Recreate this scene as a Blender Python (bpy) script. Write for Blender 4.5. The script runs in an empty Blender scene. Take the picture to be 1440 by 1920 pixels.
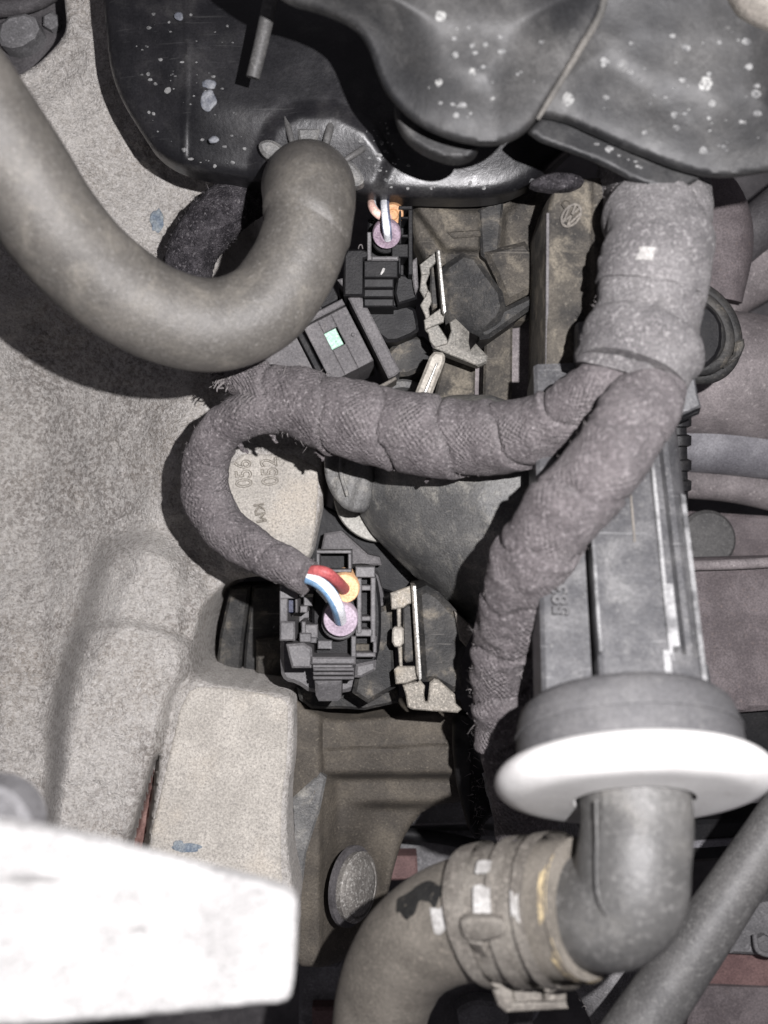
import bpy, bmesh, math, random
import numpy as np
from mathutils import Vector, Matrix
random.seed(7); rng = np.random.default_rng(7)
C = bpy.context.scene.collection
SC = bpy.context.scene
S = 1e-4            # one photo pixel on the focus plane is a tenth of a millimetre
D = 2000.0          # camera height above z = 0, same unit

# ------------------------------------------------------------------ camera, world, flash
def W(x, y, z=0.0):
    k = (D - z) / D
    return Vector(((x - 720) * k * S, (960 - y) * k * S, z * S))
cam = bpy.data.cameras.new('camera'); cam_o = bpy.data.objects.new('camera', cam); C.objects.link(cam_o)
cam_o.location = (0, 0, D * S); SC.camera = cam_o
cam.sensor_fit = 'VERTICAL'; cam.sensor_height = 36; cam.sensor_width = 27
cam.lens = 36 * D / 1920; cam.clip_start = 0.002; cam.clip_end = 5
cam.dof.use_dof = True; cam.dof.focus_distance = (D + 60) * S
cam.dof.aperture_fstop = cam.lens / 2.2
w = bpy.data.worlds.new("World"); SC.world = w; w.use_nodes = True
bg = w.node_tree.nodes['Background']; bg.inputs[0].default_value = (0.80, 0.76, 0.86, 1); bg.inputs[1].default_value = 0.155
fl = bpy.data.lights.new('flash', 'POINT'); fl.energy = 3.85; fl.color = (1.0, 0.975, 0.995); fl.shadow_soft_size = 0.0013
flo = bpy.data.objects.new('flash', fl); C.objects.link(flo); flo.location = (300 * S, 190 * S, 2050 * S)
SC.view_settings.view_transform = 'Standard'; SC.view_settings.look = 'None'
SC.view_settings.exposure = 0.0; SC.view_settings.gamma = 1
SC.cycles.use_denoising = True
SC.cycles.max_bounces = 5

# ------------------------------------------------------------------ materials
def _mix(nt, a, b, f):
    m = nt.nodes.new('ShaderNodeMix'); m.data_type = 'RGBA'
    for s, v in ((m.inputs[6], a), (m.inputs[7], b), (m.inputs[0], f)):
        if hasattr(v, 'links'): nt.links.new(v, s)
        else: s.default_value = (*v, 1) if isinstance(v, tuple) else v
    return m.outputs[2]
def _ramp(nt, v, lo, hi):
    r = nt.nodes.new('ShaderNodeMapRange'); r.interpolation_type = 'SMOOTHSTEP'
    r.inputs[1].default_value = lo; r.inputs[2].default_value = hi
    nt.links.new(v, r.inputs[0]); return r.outputs[0]
def _mul(nt, a, b, op='MULTIPLY'):
    m = nt.nodes.new('ShaderNodeMath'); m.operation = op
    for s, v in ((m.inputs[0], a), (m.inputs[1], b)):
        if hasattr(v, 'links'): nt.links.new(v, s)
        else: s.default_value = v
    return m.outputs[0]
def _noise(nt, co, scale, detail=4, rough=.6, dist=0):
    n = nt.nodes.new('ShaderNodeTexNoise'); n.inputs['Scale'].default_value = scale
    n.inputs['Detail'].default_value = detail; n.inputs['Roughness'].default_value = rough
    n.inputs['Distortion'].default_value = dist
    nt.links.new(co, n.inputs['Vector']); return n.outputs['Fac']
MATS = {}
def M(name, c1, c2=None, rough=.7, big=.012, lo=.38, hi=.66, fine=None, fs=.12, flo_=.5, fhi=.7, fd=3, spots=None, bump=.4, bs=.15,
      metal=0, spec=.4, weave=0, dust=None, dlo=.5, dhi=.75, dscale=.03, scratch=None, sheen=0, stain=None, grit=.45):
    m = bpy.data.materials.new(name); m.use_nodes = True; nt = m.node_tree; b = nt.nodes['Principled BSDF']
    tc = nt.nodes.new('ShaderNodeTexCoord'); sc = nt.nodes.new('ShaderNodeVectorMath'); sc.operation = 'SCALE'
    sc.inputs[3].default_value = 1 / S; nt.links.new(tc.outputs['Object'], sc.inputs[0]); co = sc.outputs[0]
    col = c1
    if c2: col = _mix(nt, c1, c2, _ramp(nt, _noise(nt, co, big, 6), lo, hi))
    if dust: col = _mix(nt, col, dust, _ramp(nt, _noise(nt, co, dscale, 9, .7, .4), dlo, dhi))
    if stain: # large soft discolouration
        col = _mix(nt, col, stain, _mul(nt, _ramp(nt, _noise(nt, co, .006, 3), .5, .72), .8))
    if fine: col = _mix(nt, col, fine, _ramp(nt, _noise(nt, co, fs, fd, .65), flo_, fhi))
    rg = rough
    if grit and bump:   # grains of dust, lighter and darker
        gn = _mul(nt, _mul(nt, _noise(nt, co, .24, 2, .8), .5, 'SUBTRACT'), 3.4 * grit); gn = _mul(nt, gn, 1.0, 'ADD')
        if hasattr(col, 'links') or isinstance(col, tuple):
            mm = nt.nodes.new('ShaderNodeMix'); mm.data_type = 'RGBA'; mm.blend_type = 'MULTIPLY'; mm.inputs[0].default_value = 1
            if hasattr(col, 'links'): nt.links.new(col, mm.inputs[6])
            else: mm.inputs[6].default_value = (*col, 1)
            nt.links.new(gn, mm.inputs[7]); col = mm.outputs[2]
    if scratch:
        mp = nt.nodes.new('ShaderNodeMapping'); mp.inputs['Rotation'].default_value = (0, 0, .5)
        mp.inputs['Scale'].default_value = (.006, .25, .05); nt.links.new(co, mp.inputs[0])
        col = _mix(nt, col, scratch, _mul(nt, _ramp(nt, _noise(nt, mp.outputs[0], 1, 2), .66, .74), .6))
    if spots:
        sc_col, sscale, ssize, dens = spots
        v = nt.nodes.new('ShaderNodeTexVoronoi'); v.inputs['Scale'].default_value = sscale
        dn = nt.nodes.new('ShaderNodeTexNoise'); dn.inputs['Scale'].default_value = .08; nt.links.new(co, dn.inputs['Vector'])
        ad = nt.nodes.new('ShaderNodeVectorMath'); ad.operation = 'MULTIPLY_ADD'; nt.links.new(dn.outputs['Color'], ad.inputs[0])
        ad.inputs[1].default_value = (9, 9, 9); nt.links.new(co, ad.inputs[2])
        nt.links.new(ad.outputs[0], v.inputs['Vector'])
        sp = nt.nodes.new('ShaderNodeSeparateColor'); nt.links.new(v.outputs['Color'], sp.inputs[0])
        size = _mul(nt, _mul(nt, sp.outputs[0], 2.2, 'POWER'), ssize)       # a different size for each
        f = _ramp(nt, _mul(nt, size, v.outputs['Distance'], 'SUBTRACT'), 0.0, .05)
        f = _mul(nt, f, _ramp(nt, sp.outputs[1], 1 - dens, 1 - dens + .25))
        f = _mul(nt, f, _ramp(nt, _noise(nt, co, .2, 2), .3, .55))
        col = _mix(nt, col, sc_col, f)
    if hasattr(col, 'links'): nt.links.new(col, b.inputs['Base Color'])
    else: b.inputs['Base Color'].default_value = (*col, 1)
    rr = nt.nodes.new('ShaderNodeMapRange'); rr.inputs[3].default_value = max(.05, rg - .12); rr.inputs[4].default_value = min(1, rg + .15)
    nt.links.new(_noise(nt, co, .03, 5), rr.inputs[0]); nt.links.new(rr.outputs[0], b.inputs['Roughness'])
    b.inputs['Metallic'].default_value = metal; b.inputs['Specular IOR Level'].default_value = spec
    if sheen: b.inputs['Sheen Weight'].default_value = sheen; b.inputs['Sheen Roughness'].default_value = .5
    h = None
    if bump: h = _noise(nt, co, bs, 5, .65)
    if weave:
        uv = nt.nodes.new('ShaderNodeUVMap'); sx = nt.nodes.new('ShaderNodeSeparateXYZ'); nt.links.new(uv.outputs[0], sx.inputs[0])
        s1 = _mul(nt, _mul(nt, sx.outputs[0], 2 * math.pi / weave), 0, 'SINE'); s2 = _mul(nt, _mul(nt, sx.outputs[1], 2 * math.pi / weave), 0, 'SINE')
        wv = _mul(nt, _mul(nt, s1, s2), _mul(nt, _ramp(nt, _noise(nt, co, .012, 3), .42, .62), .26)); h = _mul(nt, h, wv, 'ADD')
    if h is not None:
        bp = nt.nodes.new('ShaderNodeBump'); bp.inputs['Strength'].default_value = bump; bp.inputs['Distance'].default_value = 9 * S
        nt.links.new(h, bp.inputs['Height']); nt.links.new(bp.outputs[0], b.inputs['Normal'])
    MATS[name] = m; return m

cast = M('cast_aluminium', (.31, .291, .267), (.395, .374, .346), .75, .010, lo=.3, hi=.75, fine=(.47, .45, .425), fs=.13, flo_=.46, fhi=.70, fd=6, bump=.9, bs=.22, grit=.55,
         stain=(.27, .243, .212), spots=((.10, .095, .09), .03, .1, .2))
machined = M('machined_aluminium', (.30, .281, .25), (.375, .352, .315), .7, .015, fine=(.24, .225, .205), fs=.22, flo_=.52, fhi=.7, bump=.3, bs=.3, stain=(.38, .34, .285))
engrave = M('engraved_line', (.19, .17, .145), (.27, .25, .21), .8, .2)
black_gloss = M('black_plastic_dirty', (.007, .007, .008), (.0135, .013, .0145), .36, .012, bump=.12, bs=.05, spots=((.12, .12, .123), .028, .2, .35),
                dust=(.038, .037, .036), dlo=.48, dhi=.84, dscale=.012, scratch=(.04, .04, .04))
black_duct = M('black_plastic_dusty', (.011, .0112, .012), (.024, .0235, .023), .5, .006, spec=.28, bump=.1, bs=.05, spots=((.26, .26, .25), .026, .34, .55),
               dust=(.085, .083, .08), dlo=.42, dhi=.86, dscale=.008)
dusty_seam = M('dusty_seam', (.06, .058, .054), (.115, .108, .098), .8, .02)
glint = M('pale_glint', (.11, .11, .112), (.27, .27, .27), .45, .02, lo=.4, hi=.6, bump=.2)  # pale colour that paints flash glints onto the rail ribs
dust_edge = M('dusty_edge', (.12, .11, .098), (.17, .155, .135), .8, .03)
tan = M('tan_plastic', (.15, .138, .12), (.22, .20, .175), .7, .02)
rubber = M('dusty_rubber', (.070, .065, .058), (.098, .091, .081), .5, .010, fine=(.15, .143, .133), fs=.15, flo_=.52, fhi=.8, bump=.22, bs=.25, grit=.38,
           spots=((.32, .30, .26), .025, .16, .22), spec=.5, dust=(.15, .138, .118), dlo=.46, dhi=.8, dscale=.016)
rubber_brown = M('muddy_rubber', (.10, .090, .076), (.148, .134, .114), .75, .012, fine=(.18, .16, .135), fs=.14, flo_=.52, fhi=.75, bump=.25, bs=.2,
                 spots=((.33, .30, .25), .03, .15, .2))
rubber_grey = M('grey_rubber', (.060, .059, .057), (.098, .096, .092), .5, .009, fine=(.13, .127, .122), fs=.09, flo_=.5, fhi=.75, dust=(.13, .125, .115), dlo=.52, dhi=.8, dscale=.012, bump=.2, bs=.15, spec=.5)
rubber_dark = M('dark_rubber', (.052, .051, .050), (.075, .073, .071), .55, .012, fine=(.09, .088, .085), fs=.1, bump=.12, bs=.2)
cloth = M('cloth_tape', (.10, .088, .0905), (.165, .148, .15), .9, .013, fine=(.25, .228, .23), fs=.13, flo_=.5, fhi=.72, bump=1.0, bs=.2, grit=.6, weave=11,
          spec=.15, sheen=.08, spots=((.30, .28, .26), .03, .13, .16), dust=(.15, .138, .135), dlo=.5, dhi=.8, dscale=.012)
cloth_light = M('pale_cloth_tape', (.125, .118, .119), (.195, .186, .185), .9, .013, fine=(.28, .268, .265), fs=.12, flo_=.5, fhi=.72, grit=.6, bump=.9, bs=.26, weave=0,
                spec=.15, sheen=.08, dust=(.2, .19, .185), dlo=.52, dhi=.8, dscale=.015)
fleece = M('black_fleece', (.03, .028, .031), (.07, .065, .07), .95, .04, fine=(.17, .16, .165), fs=.2, flo_=.56, fhi=.72, bump=1, bs=.3, spec=.05, grit=.7)
fleece_grey = M('grey_fleece', (.10, .096, .098), (.16, .155, .157), .95, .03, fine=(.25, .24, .24), fs=.2, flo_=.56, fhi=.75, bump=.9, bs=.22, spec=.1, sheen=.3)
lint_m = M('lint', (.15, .138, .135), None, .9, bump=0)
grey_plastic = M('dusty_grey_plastic', (.10, .095, .097), (.145, .138, .139), .7, .012, fine=(.16, .15, .147), fs=.19, flo_=.56, fhi=.75, bump=.4, bs=.25, dust=(.12, .11, .105), dlo=.55, dhi=.8, dscale=.02)
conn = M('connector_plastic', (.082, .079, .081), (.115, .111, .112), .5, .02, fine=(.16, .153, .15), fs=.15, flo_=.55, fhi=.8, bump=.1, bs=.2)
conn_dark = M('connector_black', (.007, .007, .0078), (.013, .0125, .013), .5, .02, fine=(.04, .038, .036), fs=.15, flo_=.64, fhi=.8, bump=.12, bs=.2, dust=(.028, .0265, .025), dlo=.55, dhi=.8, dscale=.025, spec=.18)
runner_m = M('intake_plastic', (.085, .085, .084), (.14, .138, .133), .5, .010, fine=(.105, .102, .096), fs=.17, flo_=.52, fhi=.74, bump=.35, bs=.2,
             dust=(.25, .24, .215), dlo=.48, dhi=.72, dscale=.018, scratch=(.2, .195, .18), spots=((.25, .24, .22), .035, .15, .2))
brown_dust = M('brown_dusty_plastic', (.020, .0185, .017), (.062, .055, .045), .75, .014, lo=.35, hi=.62, fine=(.12, .108, .088), fs=.15, flo_=.56, fhi=.78, bump=.4, bs=.2,
               dust=(.155, .136, .106), dlo=.50, dhi=.70, dscale=.016, spots=((.22, .20, .17), .03, .12, .25), scratch=(.11, .10, .085))
flange_m = M('flange_dusty', (.045, .039, .032), (.082, .071, .057), .75, .008, fine=(.12, .105, .083), fs=.16, flo_=.55, fhi=.78, bump=.3, bs=.2, dust=(.11, .094, .072), dlo=.45, dhi=.85, dscale=.010, spots=((.20, .18, .15), .03, .1, .2))
inj_m = M('injector_black', (.020, .020, .020), (.046, .044, .041), .55, .02, bump=.25, bs=.15, fine=(.07, .065, .057), fs=.14, flo_=.58, fhi=.8,
          dust=(.13, .115, .092), dlo=.53, dhi=.72, dscale=.02, spec=.2, scratch=(.12, .115, .105))
rail_m = M('rail_plastic', (.060, .060, .063), (.098, .097, .099), .42, .02, fine=(.125, .123, .122), fs=.11, flo_=.52, fhi=.8, bump=.12, bs=.15,
           spots=((.30, .29, .28), .03, .15, .3), dust=(.19, .187, .184), dlo=.5, dhi=.8, dscale=.014, scratch=(.26, .26, .26))
cap_m = M('cap_rubber', (.078, .077, .079), (.105, .103, .104), .6, .012, fine=(.13, .128, .126), fs=.09, flo_=.52, fhi=.8, bump=.12, bs=.12, spots=((.28, .27, .26), .03, .13, .2))

white_alu = M('bright_alloy', (.215, .212, .207), (.31, .306, .30), .75, .006, lo=.42, hi=.60, fine=(.225, .222, .216), fs=.03, flo_=.5, fhi=.75, bump=.5, bs=.05, dust=(.20, .197, .192), dlo=.55, dhi=.8, dscale=.012)
steel = M('dusty_steel', (.15, .138, .118), (.22, .203, .174), .6, .03, fine=(.36, .33, .285), fs=.2, bump=.2, bs=.25, metal=.25, dust=(.26, .225, .17), dlo=.5, dhi=.75)
steel_dark = M('dull_steel', (.13, .125, .112), (.19, .18, .16), .55, .03, fine=(.24, .225, .2), fs=.2, bump=.2, bs=.25, metal=.25)
steel_edge = M('bright_steel_edge', (.25, .245, .23), None, .35, bump=.1, metal=.6)
pin_m = M('pin_zinc', (.25, .23, .20), (.33, .31, .27), .6, .05, bump=.2, bs=.2, metal=.2)
bolt_m = M('bolt_zinc', (.15, .14, .128), (.22, .208, .19), .6, .02, fine=(.32, .31, .29), fs=.12, bump=.3, bs=.1, metal=.3)
clamp_m = M('clamp_band', (.105, .095, .083), (.175, .162, .142), .65, .02, fine=(.2, .183, .16), fs=.12, bump=.2, bs=.2, metal=.15)
white_paint = M('white_paint', (.27, .262, .25), (.38, .374, .36), .6, .03, fine=(.18, .165, .145), fs=.05, flo_=.55, fhi=.8, bump=.1)
yellow_paint = M('yellow_paint', (.17, .14, .10), (.42, .34, .20), .7, .03, lo=.4, hi=.6, fine=(.16, .135, .10), fs=.08, flo_=.5, fhi=.62, bump=.3)
clean_black = M('clean_black_rubber', (.009, .009, .009), (.014, .014, .013), .6, .03, fine=(.09, .08, .065), fs=.11, flo_=.63, fhi=.68, bump=.3, bs=.2)
seal_purple = M('purple_seal', (.31, .25, .30), (.37, .305, .355), .6, .03, bump=.1)
seal_purple_dark = M('dull_purple_seal', (.21, .155, .195), (.25, .19, .235), .6, .03, fine=(.3, .25, .27), fs=.3, bump=.1)
seal_orange = M('orange_seal', (.62, .37, .19), (.68, .43, .24), .55, .03, bump=.08)
seal_orange_dark = M('dull_orange_seal', (.42, .22, .10), (.48, .27, .14), .6, .03, bump=.08)
wire_red = M('red_wire', (.33, .07, .072), (.40, .10, .10), .5, .06, bump=.1)
wire_blue = M('blue_wire', (.16, .29, .46), (.21, .34, .49), .45, .06, bump=.05)
wire_steelblue = M('grey_blue_wire', (.14, .16, .24), (.2, .22, .3), .45, .06, bump=.05)
wire_white = M('white_wire', (.80, .81, .84), None, .45, bump=.05)
wire_pink = M('pink_wire', (.62, .40, .34), (.7, .5, .42), .5, .06, bump=.05)
green_tab = M('pale_green_tab', (.28, .46, .36), (.34, .52, .42), .6, .06, fine=(.42, .56, .47), fs=.15, bump=.15)
blue_paint = M('blue_paint', (.10, .13, .17), (.19, .21, .22), .8, .06, lo=.3, hi=.7, bump=.3)
mauve = M('mauve_pipe', (.10, .088, .089), (.20, .178, .178), .75, .009, lo=.3, hi=.7, dust=(.10, .09, .09), fine=(.27, .245, .24), fs=.08, flo_=.55, fhi=.8, bump=.15, bs=.15, spots=((.33, .30, .29), .03, .14, .2))
mauve_dark = M('dark_mauve_metal', (.075, .063, .065), (.12, .103, .105), .8, .015, fine=(.13, .105, .10), fs=.1, flo_=.55, fhi=.8, bump=.2, spots=((.33, .29, .24), .03, .16, .25))
bluegrey = M('blue_grey_pipe', (.115, .112, .122), (.19, .187, .198), .6, .012, fine=(.17, .165, .175), fs=.08, flo_=.55, fhi=.8, bump=.15)
dark_metal = M('dark_underbody', (.045, .042, .044), (.08, .075, .077), .7, .015, fine=(.075, .07, .07), fs=.06, flo_=.55, fhi=.8, bump=.3)
maroon = M('maroon_paint', (.10, .058, .056), (.14, .085, .08), .7, .02, bump=.2)
grey_metal = M('grey_underbody', (.10, .098, .10), (.15, .147, .15), .7, .015, fine=(.2, .195, .2), fs=.06, flo_=.55, fhi=.8, bump=.25)
rust_gap = M('red_brown_gap', (.13, .07, .06), (.19, .115, .1), .8, .05, bump=.3)

# ------------------------------------------------------------------ geometry helpers
def chaikin(p, n=2, closed=True):
    p = np.array(p, float)
    for _ in range(n):
        q = np.roll(p, -1, 0)
        a, b = p * .75 + q * .25, p * .25 + q * .75
        p = np.stack([a, b], 1).reshape(-1, 2)
    return p
def sdist(poly, x, y):
    """signed distance in pixels, positive inside, and the nearest boundary point"""
    p = np.asarray(poly, float); q = np.roll(p, -1, 0)
    best = np.full(x.shape, 1e18); bx = np.zeros(x.shape); by = np.zeros(x.shape); ins = np.zeros(x.shape, bool)
    for (ax, ay), (cx, cy) in zip(p, q):
        dx, dy = cx - ax, cy - ay; L = dx * dx + dy * dy
        if L < 1e-12: continue
        t = np.clip(((x - ax) * dx + (y - ay) * dy) / L, 0, 1)
        px, py = ax + t * dx, ay + t * dy; d = (x - px) ** 2 + (y - py) ** 2
        m = d < best; best = np.where(m, d, best); bx = np.where(m, px, bx); by = np.where(m, py, by)
        c = (ay > y) != (cy > y)
        with np.errstate(divide='ignore', invalid='ignore'):
            ins ^= c & (x < dx * (y - ay) / (dy if dy else 1e-12) + ax)
    d = np.sqrt(best); return np.where(ins, d, -d), bx, by
def sstep(a, b, x):
    t = np.clip((x - a) / (b - a), 0, 1); return t * t * (3 - 2 * t)
def inside(poly, x, y, e=12):
    return sstep(-e, e, sdist(poly, x, y)[0])
_G = rng.random((64, 64))
def vnoise(x, y, f):
    """smooth value noise for shapes"""
    x = np.asarray(x, float) * f; y = np.asarray(y, float) * f
    xi, yi = np.floor(x).astype(int), np.floor(y).astype(int); fx, fy = x - xi, y - yi
    fx = fx * fx * (3 - 2 * fx); fy = fy * fy * (3 - 2 * fy)
    g = lambda i, j: _G[i % 64, j % 64]
    return (g(xi, yi) * (1 - fx) + g(xi + 1, yi) * fx) * (1 - fy) + (g(xi, yi + 1) * (1 - fx) + g(xi + 1, yi + 1) * fx) * fy - .5
def resample(pts, step):
    """Catmull-Rom through (x, y, z, r), returns world-pixel positions (n,3) and radii"""
    P = []
    for x, y, z, r in pts:
        k = (D - z) / D; P.append(((x - 720) * k, (960 - y) * k, z, r * k))
    P = np.array(P, float); n = len(P); out = []
    for i in range(n - 1):
        p0 = P[i - 1] if i else 2 * P[0] - P[1]; p1, p2 = P[i], P[i + 1]; p3 = P[i + 2] if i + 2 < n else 2 * P[-1] - P[-2]
        m = max(2, int(np.linalg.norm((p2 - p1)[:3]) / step))
        for t in np.arange(m) / m:
            out.append(.5 * ((2 * p1) + (-p0 + p2) * t + (2 * p0 - 5 * p1 + 4 * p2 - p3) * t * t + (-p0 + 3 * p1 - 3 * p2 + p3) * t ** 3))
    out.append(P[-1]); out = np.array(out); return out[:, :3], out[:, 3]
def frames(pos):
    T = np.gradient(pos, axis=0); T /= np.linalg.norm(T, axis=1)[:, None]
    N = np.zeros_like(T); up = np.array([0, 0, 1.]); 
    n = up - T[0] * up.dot(T[0])
    if np.linalg.norm(n) < .05: n = np.array([1., 0, 0]) - T[0] * T[0][0]
    n /= np.linalg.norm(n); N[0] = n
    for i in range(1, len(T)):
        n = N[i - 1] - T[i] * N[i - 1].dot(T[i]); N[i] = n / np.linalg.norm(n)
    B = np.cross(T, N); s = np.concatenate([[0], np.cumsum(np.linalg.norm(np.diff(pos, axis=0), axis=1))])
    return T, N, B, s
class G:
    def __init__(s): s.v = []; s.f = []; s.uv = {}
    def add(s, v, f, uv=None):
        o = len(s.v); s.v.extend(map(tuple, v))
        for i, q in enumerate(f):
            if uv is not None: s.uv[len(s.f)] = uv[i]
            s.f.append(tuple(o + j for j in q))
        return s
    def prism(s, pts, z1, z0, bevel=2.0, tilt=(0, 0), rnd=0):
        if rnd: pts = chaikin(pts, rnd)
        pts = np.array(pts, float); c = pts.mean(0)
        a = np.roll(pts, -1, 0); area = np.sum(pts[:, 0] * a[:, 1] - a[:, 0] * pts[:, 1])
        if area < 0: pts = pts[::-1]
        zz = z1 + tilt[0] * (pts[:, 0] - c[0]) + tilt[1] * (pts[:, 1] - c[1])
        k = (D - zz) / D; P = np.stack([(pts[:, 0] - 720) * k, (960 - pts[:, 1]) * k], 1)
        e = np.roll(P, -1, 0) - P; L = np.linalg.norm(e, axis=1); L[L == 0] = 1; e /= L[:, None]
        nrm = np.stack([e[:, 1], -e[:, 0]], 1) * 1.0    # candidate
        cen = P.mean(0)
        # inward: the polygon runs clockwise in world y-up coordinates
        nin = nrm; npv = np.roll(nin, 1, 0); bis = nin + npv; bl = np.linalg.norm(bis, axis=1); bl[bl < .3] = .3
        bis = bis / bl[:, None]; cosb = np.clip(np.sum(bis * nin, 1), .45, 1)
        I = P + bis * (bevel / cosb)[:, None]
        n = len(P); v = []
        for q, z in ((I, zz), (P, zz - bevel), (P, np.full(n, z0) if np.isscalar(z0) else z0)):
            v += [(q[i][0] * S, q[i][1] * S, z[i] * S) for i in range(n)]
        f = [tuple(range(n)), tuple(range(3 * n - 1, 2 * n - 1, -1))]
        for r in (0, 1):
            for i in range(n):
                j = (i + 1) % n; f.append((r * n + i, r * n + j, (r + 1) * n + j, (r + 1) * n + i))
        return s.add(v, f)
    def box(s, x0, y0, x1, y1, z1, z0, bevel=2.0, rot=0, tilt=(0, 0)):
        cx, cy = (x0 + x1) / 2, (y0 + y1) / 2; cs, sn = math.cos(rot), math.sin(rot)
        pts = [((x - cx) * cs - (y - cy) * sn + cx, (x - cx) * sn + (y - cy) * cs + cy) for x, y in ((x0, y0), (x1, y0), (x1, y1), (x0, y1))]
        return s.prism(pts, z1, z0, bevel, tilt)
    def frame(s, x0, y0, x1, y1, t, z1, z0, bevel=1.5):
        s.box(x0, y0, x1, y0 + t, z1, z0, bevel); s.box(x0, y1 - t, x1, y1, z1, z0, bevel)
        s.box(x0, y0 + t + .3, x0 + t, y1 - t - .3, z1, z0, bevel); return s.box(x1 - t, y0 + t + .3, x1, y1 - t - .3, z1, z0, bevel)
    def tube(s, pts, step=8, seg=40, rf=None, squash=None, caps=True, t0=0, t1=1, phi=None, grow=0, ragged=0):
        pos, r = resample(pts, step); T, N, B, sl = frames(pos); n = len(pos)
        i0, i1 = int(round(t0 * (n - 1))), int(round(t1 * (n - 1))); idx = range(i0, i1 + 1)
        full = phi is None; th = np.linspace(0, 2 * math.pi, seg + 1) if full else np.linspace(phi[0], phi[1], seg + 1)
        v = []; uvg = []
        for ii, i in enumerate(idx):
            rr = np.full(seg + 1, r[i] + grow)
            if rf is not None: rr = rr + rf(sl[i], th, r[i]) * (1 if not full else 1)
            tt = th
            if ragged and not full:
                e = vnoise(np.array([sl[i]]), np.array([3.3]), .09)[0] * ragged
                e2 = vnoise(np.array([sl[i]]), np.array([9.3]), .11)[0] * ragged
                tt = np.linspace(phi[0] + e, phi[1] + e2, seg + 1)
            a = pos[i] + (N[i] * np.cos(tt)[:, None] + B[i] * np.sin(tt)[:, None] * (squash or 1)) * rr[:, None]
            v.append(a * S); uvg.append((th * r[len(r) // 2], sl[i]))
        m = seg + 1; V = np.concatenate(v); f = []; uv = []
        nr = len(v)
        for i in range(nr - 1):
            for j in range(seg):
                j2 = (j + 1) % seg if full else j + 1
                f.append((i * m + j, i * m + j2, (i + 1) * m + j2, (i + 1) * m + j))
                u0, u1, w0, w1 = uvg[i][0][j], uvg[i][0][j + 1], uvg[i][1], uvg[i + 1][1]
                uv.append(((u0, w0), (u1, w0), (u1, w1), (u0, w1)))
        if full and caps:
            f.append(tuple(range(seg))); uv.append(tuple((0, 0) for _ in range(seg)))
            f.append(tuple((nr - 1) * m + j for j in range(seg - 1, -1, -1))); uv.append(tuple((0, 0) for _ in range(seg)))
        return s.add(V, f, uv)
    def lathe(s, c, axis, prof, seg=64, close=False):
        """c: world-pixel centre, axis: unit vector, prof: list of (t along the axis, radius) in world pixels"""
        a = np.array(axis, float); a /= np.linalg.norm(a); u = np.cross(a, [0, 0, 1.] if abs(a[2]) < .9 else [1., 0, 0]); u /= np.linalg.norm(u); w2 = np.cross(a, u)
        v = []; f = []; m = len(prof)
        for j in range(seg):
            t = 2 * math.pi * j / seg; d = u * math.cos(t) + w2 * math.sin(t)
            v += [tuple((np.array(c) + a * p + d * r) * S) for p, r in prof]
        for j in range(seg):
            k = (j + 1) % seg
            for i in range(m if close else m - 1):
                i2 = (i + 1) % m; f.append((j * m + i, k * m + i, k * m + i2, j * m + i2))
        if not close:
            f.append(tuple(j * m for j in range(seg))); f.append(tuple(j * m + m - 1 for j in range(seg)))
        return s.add(v, f)
    def relief(s, outline, hf, step=6, depth=60, r=20, rnd=2, bottom=None, back=True):
        pl = chaikin(outline, rnd) if rnd else np.array(outline, float)
        x0, y0 = pl.min(0) - step * 2; x1, y1 = pl.max(0) + step * 2
        gx = np.arange(x0, x1, step); gy = np.arange(y0, y1, step); X, Y = np.meshgrid(gx, gy)
        d, bx, by = sdist(pl, X, Y)
        snap = np.abs(d) < .5 * step; X = np.where(snap, bx, X); Y = np.where(snap, by, Y); d = np.where(snap, 0, d)
        keep = (d >= 0)
        dd = np.clip(d, 0, r); Z = hf(X, Y, d) - (r - np.sqrt(np.maximum(r * r - (r - dd) ** 2, 0)))
        k = (D - Z) / D; V = np.stack([(X - 720) * k, (960 - Y) * k, Z], -1)
        idx = -np.ones(X.shape, int); idx[keep] = np.arange(keep.sum()); v = V[keep]; f = []
        H, Wd = X.shape
        for i in range(H - 1):
            row = keep[i]; row2 = keep[i + 1]
            if not (row.any() and row2.any()): continue
            for j in range(Wd - 1):
                q = [(i, j), (i, j + 1), (i + 1, j + 1), (i + 1, j)]
                q = [idx[a] for a in q if keep[a]]
                if len(q) >= 3: f.append(tuple(q))
        # skirt
        from collections import Counter
        ed = {}
        for q in f:
            for a, b in zip(q, q[1:] + q[:1]):
                if (b, a) in ed: del ed[(b, a)]
                else: ed[(a, b)] = 1
        vl = [tuple(p * S) for p in v]; low = {}
        def lo(i):
            if i not in low:
                p = v[i]; zb = bottom if bottom is not None else p[2] - depth
                low[i] = len(vl); vl.append((p[0] * S, p[1] * S, zb * S))
            return low[i]
        for (a, b) in list(ed): f.append((b, a, lo(a), lo(b)))
        return s.add(vl, f)
BASE = {}
def thing(name, label, cat, base, group=None):
    o = bpy.data.objects.new(name, None); C.objects.link(o); o.empty_display_size = .005
    o.location = W(*base); o['label'] = label; o['category'] = cat
    if group: o['group'] = group
    BASE[o] = W(*base); return o
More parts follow.
